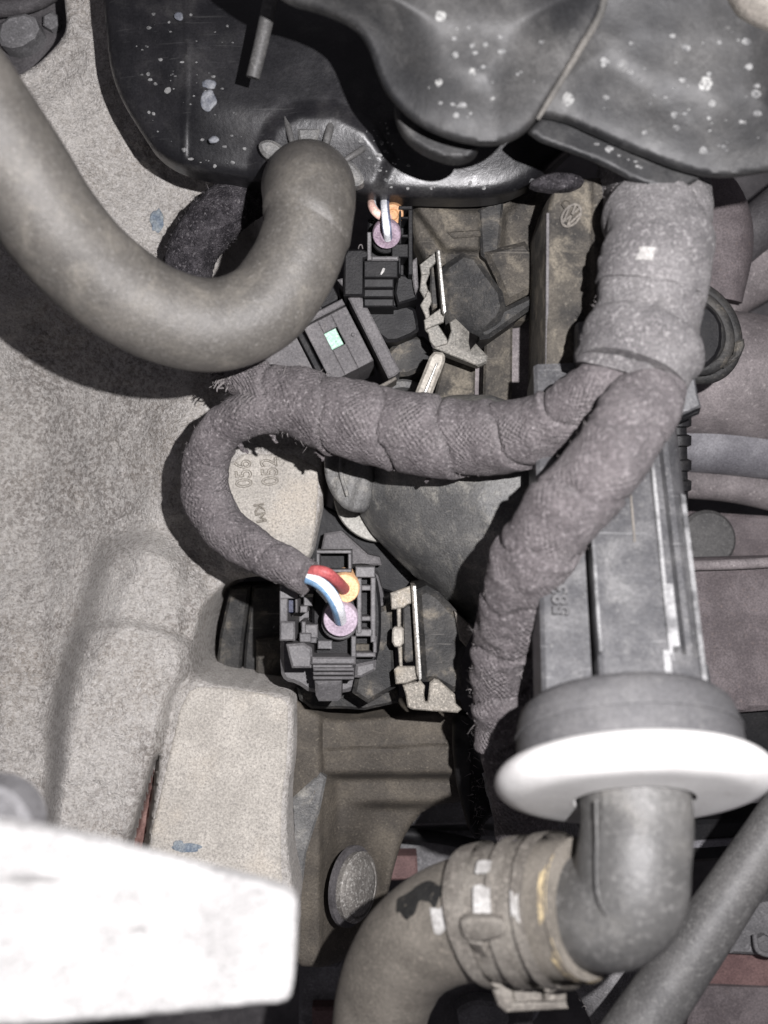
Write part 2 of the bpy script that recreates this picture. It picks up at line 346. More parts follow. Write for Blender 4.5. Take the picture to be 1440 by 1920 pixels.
def part(name, g, mat, parent=None, base=None, label=None, cat=None, kind=None, group=None, ang=35):
    b = BASE[parent] if parent is not None else (W(*base) if base else Vector((0, 0, 0)))
    me = bpy.data.meshes.new(name); v = np.array(g.v, float) - np.array(b)
    me.from_pydata(v.tolist(), [], g.f)
    if g.uv:
        ul = me.uv_layers.new(name='UVMap')
        for p in me.polygons:
            u = g.uv.get(p.index)
            if u:
                for li, c in zip(p.loop_indices, u): ul.data[li].uv = c
    bm = bmesh.new(); bm.from_mesh(me); bmesh.ops.recalc_face_normals(bm, faces=bm.faces); bm.to_mesh(me); bm.free()
    me.shade_smooth()
    try: me.set_sharp_from_angle(angle=math.radians(ang))
    except Exception: pass
    me.materials.append(mat); o = bpy.data.objects.new(name, me); C.objects.link(o)
    if parent is not None: o.parent = parent
    elif base: o.location = b
    BASE[o] = b
    if label: o['label'] = label
    if cat: o['category'] = cat
    if kind: o['kind'] = kind
    if group: o['group'] = group
    return o
def lint(tubes, n, parent, length=(6, 20), mat=None, phi=(-1.9, 1.9), wid=.8):
    """loose fibres standing off the cloth"""
    g = G(); v = []; f = []
    data = []
    for p in tubes:
        pos, r = resample(p, 8); data.append((pos, r, *frames(pos)))
    for _ in range(n):
        pos, r, T, N, B, sl = random.choice(data); i = random.randrange(1, len(pos) - 1); t = random.uniform(*phi)
        nn = N[i] * math.cos(t) + B[i] * math.sin(t); p = pos[i] + nn * (r[i] * 1.0)
        d = nn * random.uniform(.3, 1) + T[i] * random.uniform(-1, 1) + np.cross(nn, T[i]) * random.uniform(-1, 1)
        d /= np.linalg.norm(d); L = random.uniform(*length); bend = rng.normal(size=3) * .35
        sd = np.cross(d, rng.normal(size=3)); sd /= np.linalg.norm(sd); o = len(v); q = p
        for k in range(4):
            ww = wid * (1 - k / 4.2); v += [tuple((q + sd * ww) * S), tuple((q - sd * ww) * S)]; q = q + (d + bend * k) * L / 4
        for k in range(3): f.append((o + 2 * k, o + 2 * k + 1, o + 2 * k + 3, o + 2 * k + 2))
    g.add(v, f); return part('lint', g, mat or lint_m, parent, kind='stuff')
def text(name, body, x, y, z, size, rot, mat, parent, depth=.8, outline=True, sx=1):
    cu = bpy.data.curves.new(name, 'FONT'); cu.body = body; k = (D - z) / D; cu.size = size * k * S
    cu.align_x = 'CENTER'; cu.align_y = 'CENTER'
    if outline: cu.fill_mode = 'NONE'; cu.bevel_depth = depth * S; cu.bevel_resolution = 1
    else: cu.extrude = depth * S; cu.bevel_depth = depth * .5 * S
    o = bpy.data.objects.new(name, cu); dg = None
    C.objects.link(o); bpy.context.view_layer.update()
    me = bpy.data.meshes.new_from_object(o.evaluated_get(bpy.context.evaluated_depsgraph_get()))
    bpy.data.objects.remove(o); me.materials.clear(); me.materials.append(mat)
    me.transform(Matrix.Translation(W(x, y, z) - BASE[parent]) @ Matrix.Rotation(rot, 4, 'Z') @ Matrix.Diagonal((sx, 1, 1, 1)))
    o = bpy.data.objects.new(name, me); C.objects.link(o); o.parent = parent; return o

# ------------------------------------------------------------------ SETTING: dark floor of the engine bay
g = G(); R = 3600
g.add([(-R * S, -R * S, -950 * S), (R * S, -R * S, -950 * S), (R * S, R * S, -950 * S), (-R * S, R * S, -950 * S)], [(0, 1, 2, 3)])
part('engine_bay_floor', g, dark_metal, kind='structure')

# ------------------------------------------------------------------ ENGINE CASTING
rx = [(380, 300), (420, 640), (350, 780), (310, 960), (235, 1120), (150, 1300), (90, 1500), (60, 1800)]
rys = [300, 640, 780, 960, 1120, 1300, 1500, 1800]; rxs = [120, 360, 345, 305, 235, 160, 105, 70]
text_pad = [(395, 835), (625, 835), (625, 1072), (520, 1084), (425, 1075)]
low_pad = [(303, 1420), (335, 1290), (375, 1262), (570, 1290), (600, 1720), (225, 1720), (262, 1560)]
def cast_h(x, y, d):
    z = -215 + 190 * sstep(850, 1650, y) + 60 * sstep(500, 0, y)
    ridge = np.interp(y, rys, rxs); s_ = ridge - x
    z = z - .42 * np.clip(s_, 0, 260) * sstep(480, 760, y) + 26 * np.exp(-(s_ / 60) ** 2) * sstep(560, 760, y)
    z = z + 60 * sstep(90, -10, x) * sstep(700, 800, y)
    # rib running under the hose and the hollow above it
    z = z + 34 * np.exp(-(((x - 40) * .75 - (y - 200) * .55) / 60) ** 2) * sstep(120, 240, y) * sstep(640, 500, y)
    mound = chaikin([(205, 1012), (320, 1022), (366, 1075), (376, 1140), (366, 1240), (325, 1300), (305, 1380), (290, 1440), (240, 1620), (70, 1640), (105, 1480), (105, 1350), (140, 1210), (175, 1100)], 2)
    z = z + 54 * inside(mound, x, y, 26) + 26 * sstep(-13, 13, y - 1168 - .0022 * (x - 225) ** 2) * inside(mound, x, y, 20)
    z = z - 16 * np.exp(-(((x - 300) / 60) ** 2 + ((y - 985) / 22) ** 2))
    z = z - 22 * np.exp(-((x - 352) / 16) ** 2) * sstep(1040, 1080, y) * sstep(1270, 1230, y)
    z = z + 16 * vnoise(x, y, .012) + 10 * vnoise(x, y, .03) + 6 * vnoise(x + 31, y, .07) + 4 * vnoise(x, y + 77, .17)
    t = inside(text_pad, x, y, 9); z = z * (1 - t) + (-178 + .02 * (y - 900)) * t
    t = inside(low_pad, x, y, 8); z = z * (1 - t) + (-70 + .22 * (y - 1290)) * t
    z = z - 110 * inside([(288, 1428), (299, 1416), (272, 1610), (236, 1610)], x, y, 5)
    return z
cast_out = [(-90, 175), (10, 152), (62, 128), (104, 88), (127, 55), (120, 0), (118, -80), (330, -80), (420, 200), (470, 370), (420, 420), (405, 520), (480, 640), (560, 760),
            (606, 850), (607, 900), (604, 950), (590, 1010), (586, 1036), (560, 1078), (500, 1078), (440, 1086), (410, 1104), (386, 1132), (368, 1180), (358, 1225), (364, 1262), (392, 1279), (420, 1284), (535, 1300), (549, 1309), (552, 1330),
            (550, 1430), (541, 1480), (539, 1560), (546, 1640), (556, 1690), (556, 1800), (-90, 1800)]
casting = thing('engine_casting', 'pale grey rough cast aluminium engine block casting filling the left side', 'engine casting', (280, 1000, -300))
g = G().relief(cast_out, cast_h, 4.5, r=11, rnd=2, bottom=-640); co_ = part('body', g, cast, casting, ang=70)
# grime lying in the hollow and along the rough as-cast strip, cleaner on the bosses
vv = np.array(g.v) / S; kk = (D - vv[:, 2]) / D; vx, vy = vv[:, 0] / kk + 720, 960 - vv[:, 1] / kk; rg_ = np.interp(vy, rys, rxs)
dirt = .85 * sstep(-20, 90, rg_ - vx) * sstep(560, 700, vy) * sstep(1180, 980, vy) * (1 - .6 * sstep(60, 0, vx)) + .8 * np.exp(-((vx - 356) / 24) ** 2) * sstep(1020, 1060, vy) * sstep(1290, 1250, vy)
dirt += .7 * np.exp(-((vx - 280 + (vy - 1420) * .25) / 30) ** 2) * sstep(1330, 1420, vy) + .5 * sstep(140, 60, vx - (1300 - vy) * .2) * sstep(1080, 1160, vy) * sstep(1560, 1450, vy)
dirt += .45 * sstep(240, 60, vy) * sstep(90, 140, vx) + .55 * vnoise(vx, vy, .018) + .5 * vnoise(vx, vy, .05)
at = co_.data.attributes.new('grime', 'FLOAT', 'POINT'); at.data.foreach_set('value', np.clip(dirt, 0, 1).astype(np.float32))
nt = cast.node_tree; bs_ = nt.nodes['Principled BSDF']; src = bs_.inputs['Base Color'].links[0].from_socket
an = nt.nodes.new('ShaderNodeAttribute'); an.attribute_name = 'grime'
tcx = nt.nodes.new('ShaderNodeTexCoord'); sx_ = nt.nodes.new('ShaderNodeVectorMath'); sx_.operation = 'SCALE'; sx_.inputs[3].default_value = 1 / S; nt.links.new(tcx.outputs['Object'], sx_.inputs[0])
fl_n = _ramp(nt, _noise(nt, sx_.outputs[0], .11, 4, .65), .42, .60)   # pale oxide flakes
gm = nt.nodes.new('ShaderNodeMix'); gm.data_type = 'RGBA'; gm.blend_type = 'MULTIPLY'; gm.inputs[7].default_value = (.62, .605, .60, 1)
nt.links.new(src, gm.inputs[6]); nt.links.new(_mul(nt, an.outputs['Fac'], _mul(nt, 1.0, _mul(nt, fl_n, .75), 'SUBTRACT')), gm.inputs[0])
nt.links.new(_mix(nt, gm.outputs[2], (.54, .52, .495), _mul(nt, fl_n, .36)), bs_.inputs['Base Color'])
# machined faces lie as a few millimetres' facing on the casting
def face(poly, hoff, name='machined_face'):
    g = G().relief(poly, lambda x, y, d: cast_h(x, y, d) + hoff, 5, depth=6, r=3, rnd=1); return part(name, g, machined, casting, ang=70)
pad = face([(408, 850), (596, 852), (596, 950), (578, 1066), (505, 1066), (435, 1062), (408, 1000)], 2.5)
pad2 = face([(318, 1410), (345, 1298), (384, 1284), (535, 1307), (541, 1330), (538, 1440), (528, 1490), (528, 1660), (540, 1712), (250, 1712), (278, 1585)], 2.5)
text('cast_number', '056', 458, 888, -173, 44, math.radians(94), engrave, casting, .9, sx=.8)
text('cast_number', '052', 507, 884, -173, 44, math.radians(94), engrave, casting, .9, sx=.8)
text('cast_number', 'KM', 487, 962, -171, 26, math.radians(-80), engrave, casting, 1.1)
def blob(cx, cy, rx_, ry_, n=16, j=.3):
    return [(cx + rx_ * (1 + j * (random.random() - .5) * 2) * math.cos(t), cy + ry_ * (1 + j * (random.random() - .5) * 2) * math.sin(t)) for t in np.linspace(0, 2 * math.pi, n, endpoint=False)]
for cx, cy, a, b in ((294, 414, 13, 24), (352, 1590, 27, 9), (333, 1582, 12, 6)):
    g = G().relief(blob(cx, cy, a, b), lambda x, y, d: cast_h(x, y, d) + 3.4, 2.5, depth=2, r=1, rnd=2); part('paint_mark', g, blue_paint, casting, ang=70)
g = G().relief([(286, 1440), (293, 1440), (268, 1600), (244, 1600)], lambda x, y, d: cast_h(x, y, d) + 3, 3, depth=2, r=1, rnd=1); part('gap_sealant', g, rust_gap, casting, ang=70)

# shadowed bracket in the top left corner
t = thing('mounting_bracket', 'black shadowed bracket with dusty bolts in the top left corner', 'bracket', (50, 60, -350))
part('plate', G().prism([(-80, -60), (150, -60), (150, 60), (110, 110), (40, 165), (-80, 190)], -330, -380, 6, rnd=1), dark_metal, t)
part('block', G().prism([(0, 30), (60, 20), (75, 60), (30, 90), (-10, 80)], -270, -330, 8, rnd=1), grey_metal, t)
part('strut', G().tube([(-40, 20, -270, 16), (60, 5, -280, 16), (140, -40, -280, 16)]), dark_metal, t)
part('bolt_head', G().lathe(tuple(W(100, 45, -325) / S), (0, 0, 1), [(0, 20), (16, 20), (20, 15)], 6), grey_metal, t)

# pale washed-out alloy bracket, very close to the lens, bottom left
t = thing('alloy_bracket', 'overexposed white alloy bracket close to the lens at the bottom left corner', 'bracket', (250, 1740, 760))
def bh(x, y, d): return 880 - .22 * (x - 300) + 6 * vnoise(x, y, .01) - 14 * np.exp(-(((x - 70) / 60) ** 2 + ((y - 1658) / 9) ** 2)) - 10 * np.exp(-(((x - 240) / 20) ** 2 + ((y - 1690) / 26) ** 2)) - 8 * np.exp(-(((x - 262) / 12) ** 2 + ((y - 1755) / 12) ** 2))
part('arm', G().relief([(-160, 1518), (0, 1541), (140, 1564), (330, 1614), (480, 1650), (540, 1668), (557, 1690), (556, 1740), (552, 1830), (545, 1872), (525, 1882), (480, 1884), (350, 1898), (200, 1912), (0, 1926), (-160, 1935)], bh, 6, depth=16, r=6, rnd=1), white_alu, t, ang=60)
part('boss', G().lathe(tuple(W(-30, 1560, 800) / S), (0, 0, 1), [(-60, 52), (-8, 52), (0, 44)], 40), grey_metal, t)

# ------------------------------------------------------------------ BLACK RESERVOIR and AIR DUCT at the top
res = thing('plastic_reservoir', 'glossy black plastic reservoir with chalky water spots behind the grey hose', 'reservoir', (600, 150, 40))
def res_h(x, y, d):
    z = 96 + 16 * np.exp(-((x - 360) / 70) ** 2) * 0 - 36 * sstep(150, 0, d) + 10 * sstep(330, 250, x) * 0
    z = z + 3 * np.exp(-((x - 352 + .02 * y) / 3) ** 2) + 5 * vnoise(x, y, .012)
    z = z + 14 * inside([(480, 300), (510, 235), (560, 205), (630, 205), (690, 240), (730, 300), (690, 400), (480, 400)], x, y, 16)
    return z
res_out = [(185, -80), (200, 60), (206, 130), (228, 190), (262, 245), (292, 290), (345, 320), (420, 334), (480, 345), (640, 358), (700, 370), (790, 374), (880, 376), (945, 370), (1000, 346), (1040, 312), (1100, 255), (1100, -80)]
part('body', G().relief(res_out, res_h, 5, depth=45, r=30, rnd=2), black_gloss, res, ang=60)
part('rib', G().tube([(516, -40, 235, 14), (503, 20, 232, 14), (489, 85, 228, 13.5), (474, 146, 220, 13)], 8, 20, squash=1.0), rubber_dark, res)
for a, b, r_ in (((536, 222), (549, 272), 6), ((622, 226), (610, 275), 8), ((682, 278), (645, 302), 6)):
    part('rib', G().tube([(*a, 96, r_), ((a[0] + b[0]) / 2, (a[1] + b[1]) / 2, 108, r_), (*b, 110, r_ * .9)], 6, 16), rubber_dark, res)
part('port_collar', G().prism([(482, 264), (512, 258), (545, 288), (506, 300), (488, 286)], 112, 80, 6, rnd=2), runner_m, res)
part('port_collar', G().prism([(640, 295), (662, 302), (680, 325), (684, 342), (660, 350), (644, 326)], 112, 80, 6, rnd=2), runner_m, res)
part('port_tab', G().prism([(557, 240), (600, 240), (592, 272), (562, 272)], 108, 80, 4), runner_m, res)
def wall_spots(poly, hf, n, mat, parent, sz=(3, 8), off=.3, outline=None, r=20, rnd=2):
    ol = chaikin(outline, rnd)
    pl = np.array(poly, float); x0, y0 = pl.min(0); x1, y1 = pl.max(0); g = G(); c = 0
    while c < n:
        x, y = random.uniform(x0, x1), random.uniform(y0, y1)
        d = sdist(pl, np.array([x]), np.array([y]))[0][0]
        if d < 12: continue
        r0 = random.uniform(*sz) * random.choice((.5, .6, .8, 1, 1.3)); a = random.uniform(.5, 1)
        pts = chaikin(blob(x, y, r0, r0 * a, 7, .35), 1)
        P = np.array([*pts, (x, y)]); dd = sdist(ol, P[:, 0], P[:, 1])[0]; q = np.clip(dd, 0, r)
        Z = hf(P[:, 0], P[:, 1], dd) - (r - np.sqrt(r * r - (r - q) ** 2)); Z[:-1] += .2; Z[-1] += off + r0 * .1
        v = [tuple(W(p[0], p[1], z + .4)) for p, z in zip(P, Z)]; m = len(pts)
        g.add(v, [(i, (i + 1) % m, m) for i in range(m)]); c += 1
    return part('water_spots', g, mat, parent, kind='stuff', ang=60)
spot_m = M('chalky_spot', (.05, .05, .051), (.17, .17, .167), .6, .06, lo=.35, hi=.6, bump=.3)
wall_spots([(230, 10), (450, 10), (450, 130), (480, 340), (360, 320), (270, 240)], res_h, 60, spot_m, res, (1.5, 5), .3, res_out, 30, 2)
wall_spots([(640, 200), (720, 200), (800, 330), (1000, 330), (900, 368), (700, 366)], res_h, 45, spot_m, res, (1.5, 5.5), .3, res_out, 30, 2)
for cx, cy, a, b in ((393, 158, 15, 9), (390, 186, 16, 20), (400, 262, 10, 6), (335, 30, 9, 8)):
    g = G().relief(blob(cx, cy, a, b, 14, .25), lambda x, y, d: res_h(x, y, d * 0 + 150) + 1.5, 2.5, depth=2, r=1, rnd=2); part('limescale_patch', g, M('limescale', (.075, .08, .095), (.17, .175, .185), .6, .05, bump=.2) if 'limescale' not in MATS else MATS['limescale'], res, ang=70)

duct = thing('air_duct', 'big dusty black plastic air duct with two rounded lobes at the top right', 'air duct', (1100, 100, 500))
def lobe_h(x, y, d): return 425 + 30 * sstep(0, 140, d) + .06 * (200 - y) + .34 * 26 * np.log1p(np.exp((45 - y) / 26)) + 9 * vnoise(x, y, .007) + 1.2 * vnoise(x, y, .025)
lobe = [(430, -90), (530, 2), (600, 18), (668, 48), (692, 88), (706, 132), (724, 172), (762, 214), (808, 244), (862, 263), (922, 272), (970, 258), (1004, 228), (1036, 176), (1088, 92), (1128, 22), (1170, -90)]
part('lobe', G().relief(lobe, lobe_h, 6, depth=12, r=6, rnd=2), black_duct, duct, ang=60)
def panel_h(x, y, d): return 388 + 26 * sstep(0, 160, d) + .12 * (220 - y) + .06 * (x - 1200) + .34 * 26 * np.log1p(np.exp((50 - y) / 26)) + 10 * vnoise(x, y, .006) + 1.2 * vnoise(x, y, .025) + 40 * sstep(1010, 1130, x - (y - 200) * -.55) * 0
panel = [(985, -90), (985, 200), (1005, 214), (1060, 222), (1110, 246), (1200, 286), (1295, 322), (1360, 331), (1440, 320), (1560, 295), (1560, -90)]
part('side_panel', G().relief(panel, panel_h, 6, depth=14, r=5, rnd=2), black_duct, duct, ang=60)
def fl_h(x, y, d): return 350 + 6 * vnoise(x, y, .02)
fl_out = [(985, 252), (1010, 225), (1040, 205), (1120, 240), (1330, 318), (1305, 340), (1282, 352), (1250, 356), (1196, 340), (1150, 316), (1100, 292)]
part('lower_flange', G().relief(fl_out, fl_h, 5, depth=12, r=3, rnd=1), black_duct, duct, ang=60)
part('boss', G().relief([(738, 180), (742, 222), (762, 258), (800, 284), (850, 301), (886, 294), (905, 270), (880, 200)], lambda x, y, d: 350 + 0 * x, 5, depth=30, r=6, rnd=2), black_duct, duct, ang=60)
part('raised_seam', G().tube([(1132, -30, 462, 7), (1128, 20, 442, 7), (1090, 88, 440, 6.5), (1040, 171, 436, 6), (1008, 224, 428, 4)], 8, 16), dusty_seam, duct)
part('corner_rib', G().relief([(1330, -90), (1560, -90), (1560, 90), (1470, 70), (1410, 52), (1368, 24)], lambda x, y, d: 470 + 26 * sstep(0, 60, d) + 6 * vnoise(x, y, .02), 6, depth=60, r=26, rnd=2), tan, duct)

wall_spots([(760, 20), (1060, 20), (1030, 150), (960, 250), (820, 235), (740, 150)], lobe_h, 24, spot_m, duct, (3, 8), .3, lobe, 6, 2)
wall_spots([(1060, 210), (1130, 60), (1440, 40), (1440, 300), (1300, 305)], panel_h, 50, spot_m, duct, (3, 8.5), .3, panel, 5, 2)
wall_spots([(1020, 230), (1120, 255), (1290, 335), (1200, 330)], fl_h, 9, spot_m, duct, (3, 8), .3, fl_out, 3, 1)

# ------------------------------------------------------------------ U-SHAPED GREY HOSE
hose = thing('coolant_hose', 'thick grey rubber hose bent in a U below the black reservoir', 'hose', (330, 600, 180))
UH = [(-150, 60, 540, 104), (-60, 180, 505, 103), (30, 315, 460, 101), (95, 418, 420, 98), (180, 512, 370, 93), (290, 585, 320, 88), (400, 610, 285, 86), (490, 578, 262, 84), (545, 508, 246, 83), (569, 452, 236, 83), (578, 404, 226, 80), (580, 374, 200, 82), (579, 358, 160, 83), (578, 353, 90, 83)]
part('tube', G().tube(UH, 8, 56, rf=lambda s, th, r: 1.2 * np.sin(th * 2 + s * .01)), rubber, hose, ang=80)
part('sleeve', G().tube([(569, 456, 240, 83.5), (577, 408, 230, 82), (580, 376, 206, 83.5), (579, 358, 164, 84.5), (578, 353, 90, 84.5)], 4, 72, rf=lambda s, th, r: np.clip((s - 26 - 22 * np.cos(th + 1.1)) * .5, -5, 3.2)), rubber, hose, ang=50)


# black fleece covered cable behind it
t = thing('fleece_cable', 'short black fleece covered cable showing through the bend of the grey hose', 'cable', (370, 450, -60))
FC = [(500, 345, -70, 46), (440, 380, -50, 48), (392, 425, -45, 50), (358, 480, -55, 47), (352, 560, -70, 45), (380, 640, -80, 45)]
part('sleeve', G().tube(FC, 6, 40, rf=lambda s, th, r: 4 * vnoise(s + 0 * th, th * 14, .12) + 4 * vnoise(s * 2.3 + 0 * th, th * 31, .21)), fleece, t, ang=80)
lint([FC], 700, t, (3, 10), M('dark_lint', (.075, .07, .073), None, .9, bump=0), wid=.6)

# ------------------------------------------------------------------ WIRING HARNESS
har = thing('wiring_harness', 'cloth taped wiring harness forking across the middle of the engine bay', 'wiring harness', (1000, 800, 150))
def tape(pitch, amp=5.0, ph=0.0, wr=2.0, sgn=1):
    def rf(s, th, r):
        q = s / pitch + sgn * th / (2 * math.pi) * 1.0 + ph + .06 * np.sin(th * 3 + s * .02); f = q - np.floor(q)
        e = amp * .5 * (1 - f) * np.minimum(1, f / .03) - .8 * amp * (np.exp(-(f / .034) ** 2) + np.exp(-((f - 1) / .034) ** 2))          # each turn laps over the last with a raised edge
        lump = wr * (vnoise(s + 0 * th, th * 30, .022) * 2 + vnoise(s + 50 + 0 * th, th * 30, .06))
        return e + lump
    return rf
TR = [(1205, 250, 40, 84), (1220, 345, 165, 92), (1238, 430, 295, 95), (1226, 520, 322, 96), (1209, 600, 322, 99), (1190, 662, 322, 102), (1173, 712, 320, 96)]
LB = [(1215, 655, 330, 62), (1150, 716, 330, 62), (1080, 770, 290, 62), (1000, 806, 235, 62), (900, 824, 180, 68), (800, 818, 150, 74), (700, 796, 128, 74), (610, 775, 112, 70), (545, 748, 100, 62), (490, 722, 90, 46), (440, 700, 76, 33), (415, 692, 60, 22)]
TL = [(600, 775, 120, 44), (540, 768, 118, 44), (470, 776, 105, 42), (412, 812, 80, 42), (384, 870, 62, 43), (388, 932, 60, 45), (420, 988, 74, 44), (478, 1032, 105, 39), (530, 1060, 135, 36), (582, 1084, 150, 34)]
RB = [(1236, 680, 310, 58), (1212, 745, 370, 66), (1172, 815, 415, 72), (1105, 900, 410, 72), (1040, 985, 385, 72), (988, 1075, 330, 72), (960, 1170, 260, 66), (943, 1260, 205, 58), (938, 1340, 180, 53), (942, 1398, 170, 46)]
part('trunk', G().tube(TR, 5, 72, rf=tape(120, 8, .2, 9)), cloth_light, har, ang=60, label='thick pale taped trunk at the right')
part('branch', G().tube(LB, 4.5, 64, rf=tape(112, 9, .55, 5, -1)), cloth, har, ang=60)
part('branch', G().tube(TL, 4, 48, rf=tape(64, 3, .1, 3)), cloth, har, ang=60, label='thin curled branch running to the lower connector')
part('branch', G().tube(RB, 5, 64, rf=tape(105, 7, .3, 7, -1)), cloth, har, ang=60, label='right branch running down to the white ring')
part('tape_band', G().tube([(1216, 622, 330, 104), (1199, 662, 338, 108), (1184, 704, 346, 106)], 3, 72, rf=lambda s, th, r: 9 * np.sin(np.clip(s / 50, 0, 1) * math.pi) + 3 * vnoise(s + 0 * th, th * 30, .03)), cloth_light, har, ang=60)
part('tape_band', G().tube([(1231, 478, 316, 103), (1226, 515, 322, 104), (1220, 545, 322, 104)], 4, 72, rf=lambda s, th, r: 3 * vnoise(s + 0 * th, th * 30, .03) + 1.5 * np.sin(th * 2)), cloth_light, har, ang=60)
part('branch', G().tube([(930, 1360, 175, 36), (942, 1420, 160, 40), (965, 1490, 110, 44), (985, 1560, 60, 60)], 5, 40, rf=tape(70, 3, .1, 3)), cloth, har, ang=60, label='lower tail of the right branch behind the white ring')
part('pale_smear', G().tube(TR, 4, 14, t0=.715, t1=.745, phi=(.22, .50), grow=12, ragged=.10), white_paint, har, ang=80)
# frayed ends
g = G()
for _ in range(70):
    x, y, z = 424 + random.uniform(-16, 22), 700 + random.uniform(-18, 16), 80 + random.uniform(-10, 30)
    g.tube([(x, y, z, 2.2), (x - random.uniform(4, 16), y + random.uniform(-4, 14), z + random.uniform(-4, 10), 1.8), (x - random.uniform(8, 22), y + random.uniform(0, 20), z + random.uniform(-10, 10), .8)], 6, 5)
part('frayed_end', g, lint_m, har, kind='stuff')
for (x, y, z, pts) in ((446, 828, 90, [(0, 0), (8, 14), (20, 20)]), (500, 805, 100, [(0, 0), (10, 10), (18, 26)]), (594, 845, 100, [(0, 0), (8, 10), (12, 18)]), (795, 886, 130, [(0, 0), (10, 10), (2, 18)]), (895, 1395, 170, [(0, 0), (6, 16), (20, 22)])):
    part('loose_thread', G().tube([(x + a, y + b, z - 4 * i, 6 - 1.5 * i) for i, (a, b) in enumerate(pts)], 4, 8, rf=lambda s, th, r: 1.5 * np.sin(s * .9 + th)), cloth, har)
lint([TR, TR, LB, LB, RB, TL], 1300, har, (3, 9), wid=.6)
lint([RB[-4:]], 120, har, (8, 26)); lint([LB[-5:]], 140, har, (6, 18))

# ------------------------------------------------------------------ LOWER PLUG (sharp one, red and blue wires)
lp = thing('wire_plug', 'lower dark grey plug with red and blue striped wires in orange and purple seals', 'wire plug', (630, 1180, -120), 'injector plugs')
Z = 90
def ZP(a, b): return (500 + a / 3.6, 1010 + b / 3.6)
body = [ZP(*p) for p in ((330, 225), (600, 190), (700, 200), (740, 260), (770, 420), (775, 620), (755, 800), (700, 900), (560, 960), (330, 960), (320, 700), (300, 500))]
part('housing', G().prism(body, Z - 60, -120, 5, rnd=1), conn_dark, lp)  # black here paints the shade inside the plug's cavities
skirt = [ZP(*p) for p in ((560, 200), (735, 195), (800, 420), (808, 600), (792, 800), (740, 925), (650, 1000), (520, 1050), (300, 1050), (200, 980), (120, 965), (88, 900), (90, 600), (300, 400))]
part('skirt', G().prism(skirt, Z - 110, -140, 8, rnd=1), conn, lp)
g = G(); q = lambda a, b, c, d, z1, z0=Z - 62, bv=1.6: g.box(*ZP(a, b), *ZP(c, d), z1, z0, bv)
g.frame(*ZP(335, 78), *ZP(572, 228), 6, Z - 6, Z - 75); part('top_window', g, conn, lp)
g = G(); g.box(*ZP(352, 100), *ZP(556, 214), Z - 60, Z - 80, 1); part('latch_well', g, conn_dark, lp)
g = G(); q(600, 190, 730, 262, Z - 8); q(702, 262, 735, 700, Z - 12); q(610, 268, 640, 640, Z - 10); q(640, 316, 702, 350, Z - 12); q(640, 525, 702, 556, Z - 12); q(600, 612, 720, 660, Z - 12); q(570, 660, 602, 800, Z - 10); q(602, 770, 735, 800, Z - 14); q(718, 660, 742, 770, Z - 14)
part('wire_guide', g, conn, lp)
g = G(); q(600, 715, 690, 760, Z - 40); part('clip_bar', g, brown_dust, lp)
g = G(); q(88, 312, 205, 405, Z - 4, Z - 110); q(88, 405, 140, 560, Z - 4, Z - 110); q(192, 405, 208, 500, Z - 8, Z - 110); q(88, 560, 190, 690, Z - 2, Z - 110, 3); part('side_wall', g, conn, lp)
g = G(); q(140, 410, 196, 500, Z - 34, Z - 60); part('side_slot', g, M('navy_plastic', (.02, .024, .05), None, .5, bump=.1), lp)
g = G()
for a, b, c, d, zz in ((215, 330, 250, 395, 20), (250, 395, 310, 455, 30), (225, 455, 275, 500, 12), (235, 560, 262, 640, 18), (260, 580, 345, 670, 22), (222, 640, 300, 700, 8)): q(a, b, c, d, Z - zz - 16, Z - 120)
part('latch_mechanism', g, conn, lp)
g = G(); q(262, 672, 335, 705, Z - 34, Z - 62); q(345, 690, 440, 745, Z - 30, Z - 62); part('terminal', g, grey_metal, lp)
part('wing', G().prism([ZP(*p) for p in ((130, 715), (250, 705), (305, 740), (308, 800), (300, 875), (170, 875), (150, 800))], Z - 10, -100, 4), conn, lp)
g = G(); q(300, 800, 600, 850, Z - 2, Z - 90, 3); q(310, 850, 580, 872, Z - 14, Z - 90); part('latch_bar', g, conn, lp)
for i, yy in enumerate((874, 902, 932)):
    g = G(); g.prism([ZP(312, yy), ZP(588, yy), ZP(588, yy + 20), ZP(316, yy + 20)], Z - 12 - 5 * i, Z - 100, 2.2); part('latch_ridge', g, conn, lp)
part('latch_tab', G().prism([ZP(*p) for p in ((322, 962), (505, 962), (502, 1080), (480, 1100), (350, 1100), (330, 1060))], Z - 34, -110, 6, tilt=(0, -.4)), conn, lp)
part('latch_step', G().prism([ZP(*p) for p in ((600, 850), (740, 820), (735, 890), (640, 940), (592, 940))], Z - 50, -110, 5), conn, lp)
def seal(p, z, r_, h, mat, tilt=(0, -.15, 1)):
    k = (D - z) / D; r_ *= k
    return G().lathe(tuple(W(*p, z) / S), tilt, [(-h, r_ * 1.0), (-4, r_), (0, r_ - 2), (0.5, r_ * .55), (3, r_ * .42)], 40)
part('seal', seal(ZP(525, 338), Z + 4, 28.5, 60, seal_orange), seal_orange, lp, label='orange wire seal')
part('seal', seal(ZP(498, 550), Z + 10, 33, 26, seal_purple), seal_purple, lp, label='pale purple wire seal')
part('seal_tower', G().lathe(tuple(W(*ZP(492, 570), Z - 12) / S), (0, -.2, 1), [(-60, 35), (-3, 33), (0, 30)], 32), conn, lp)
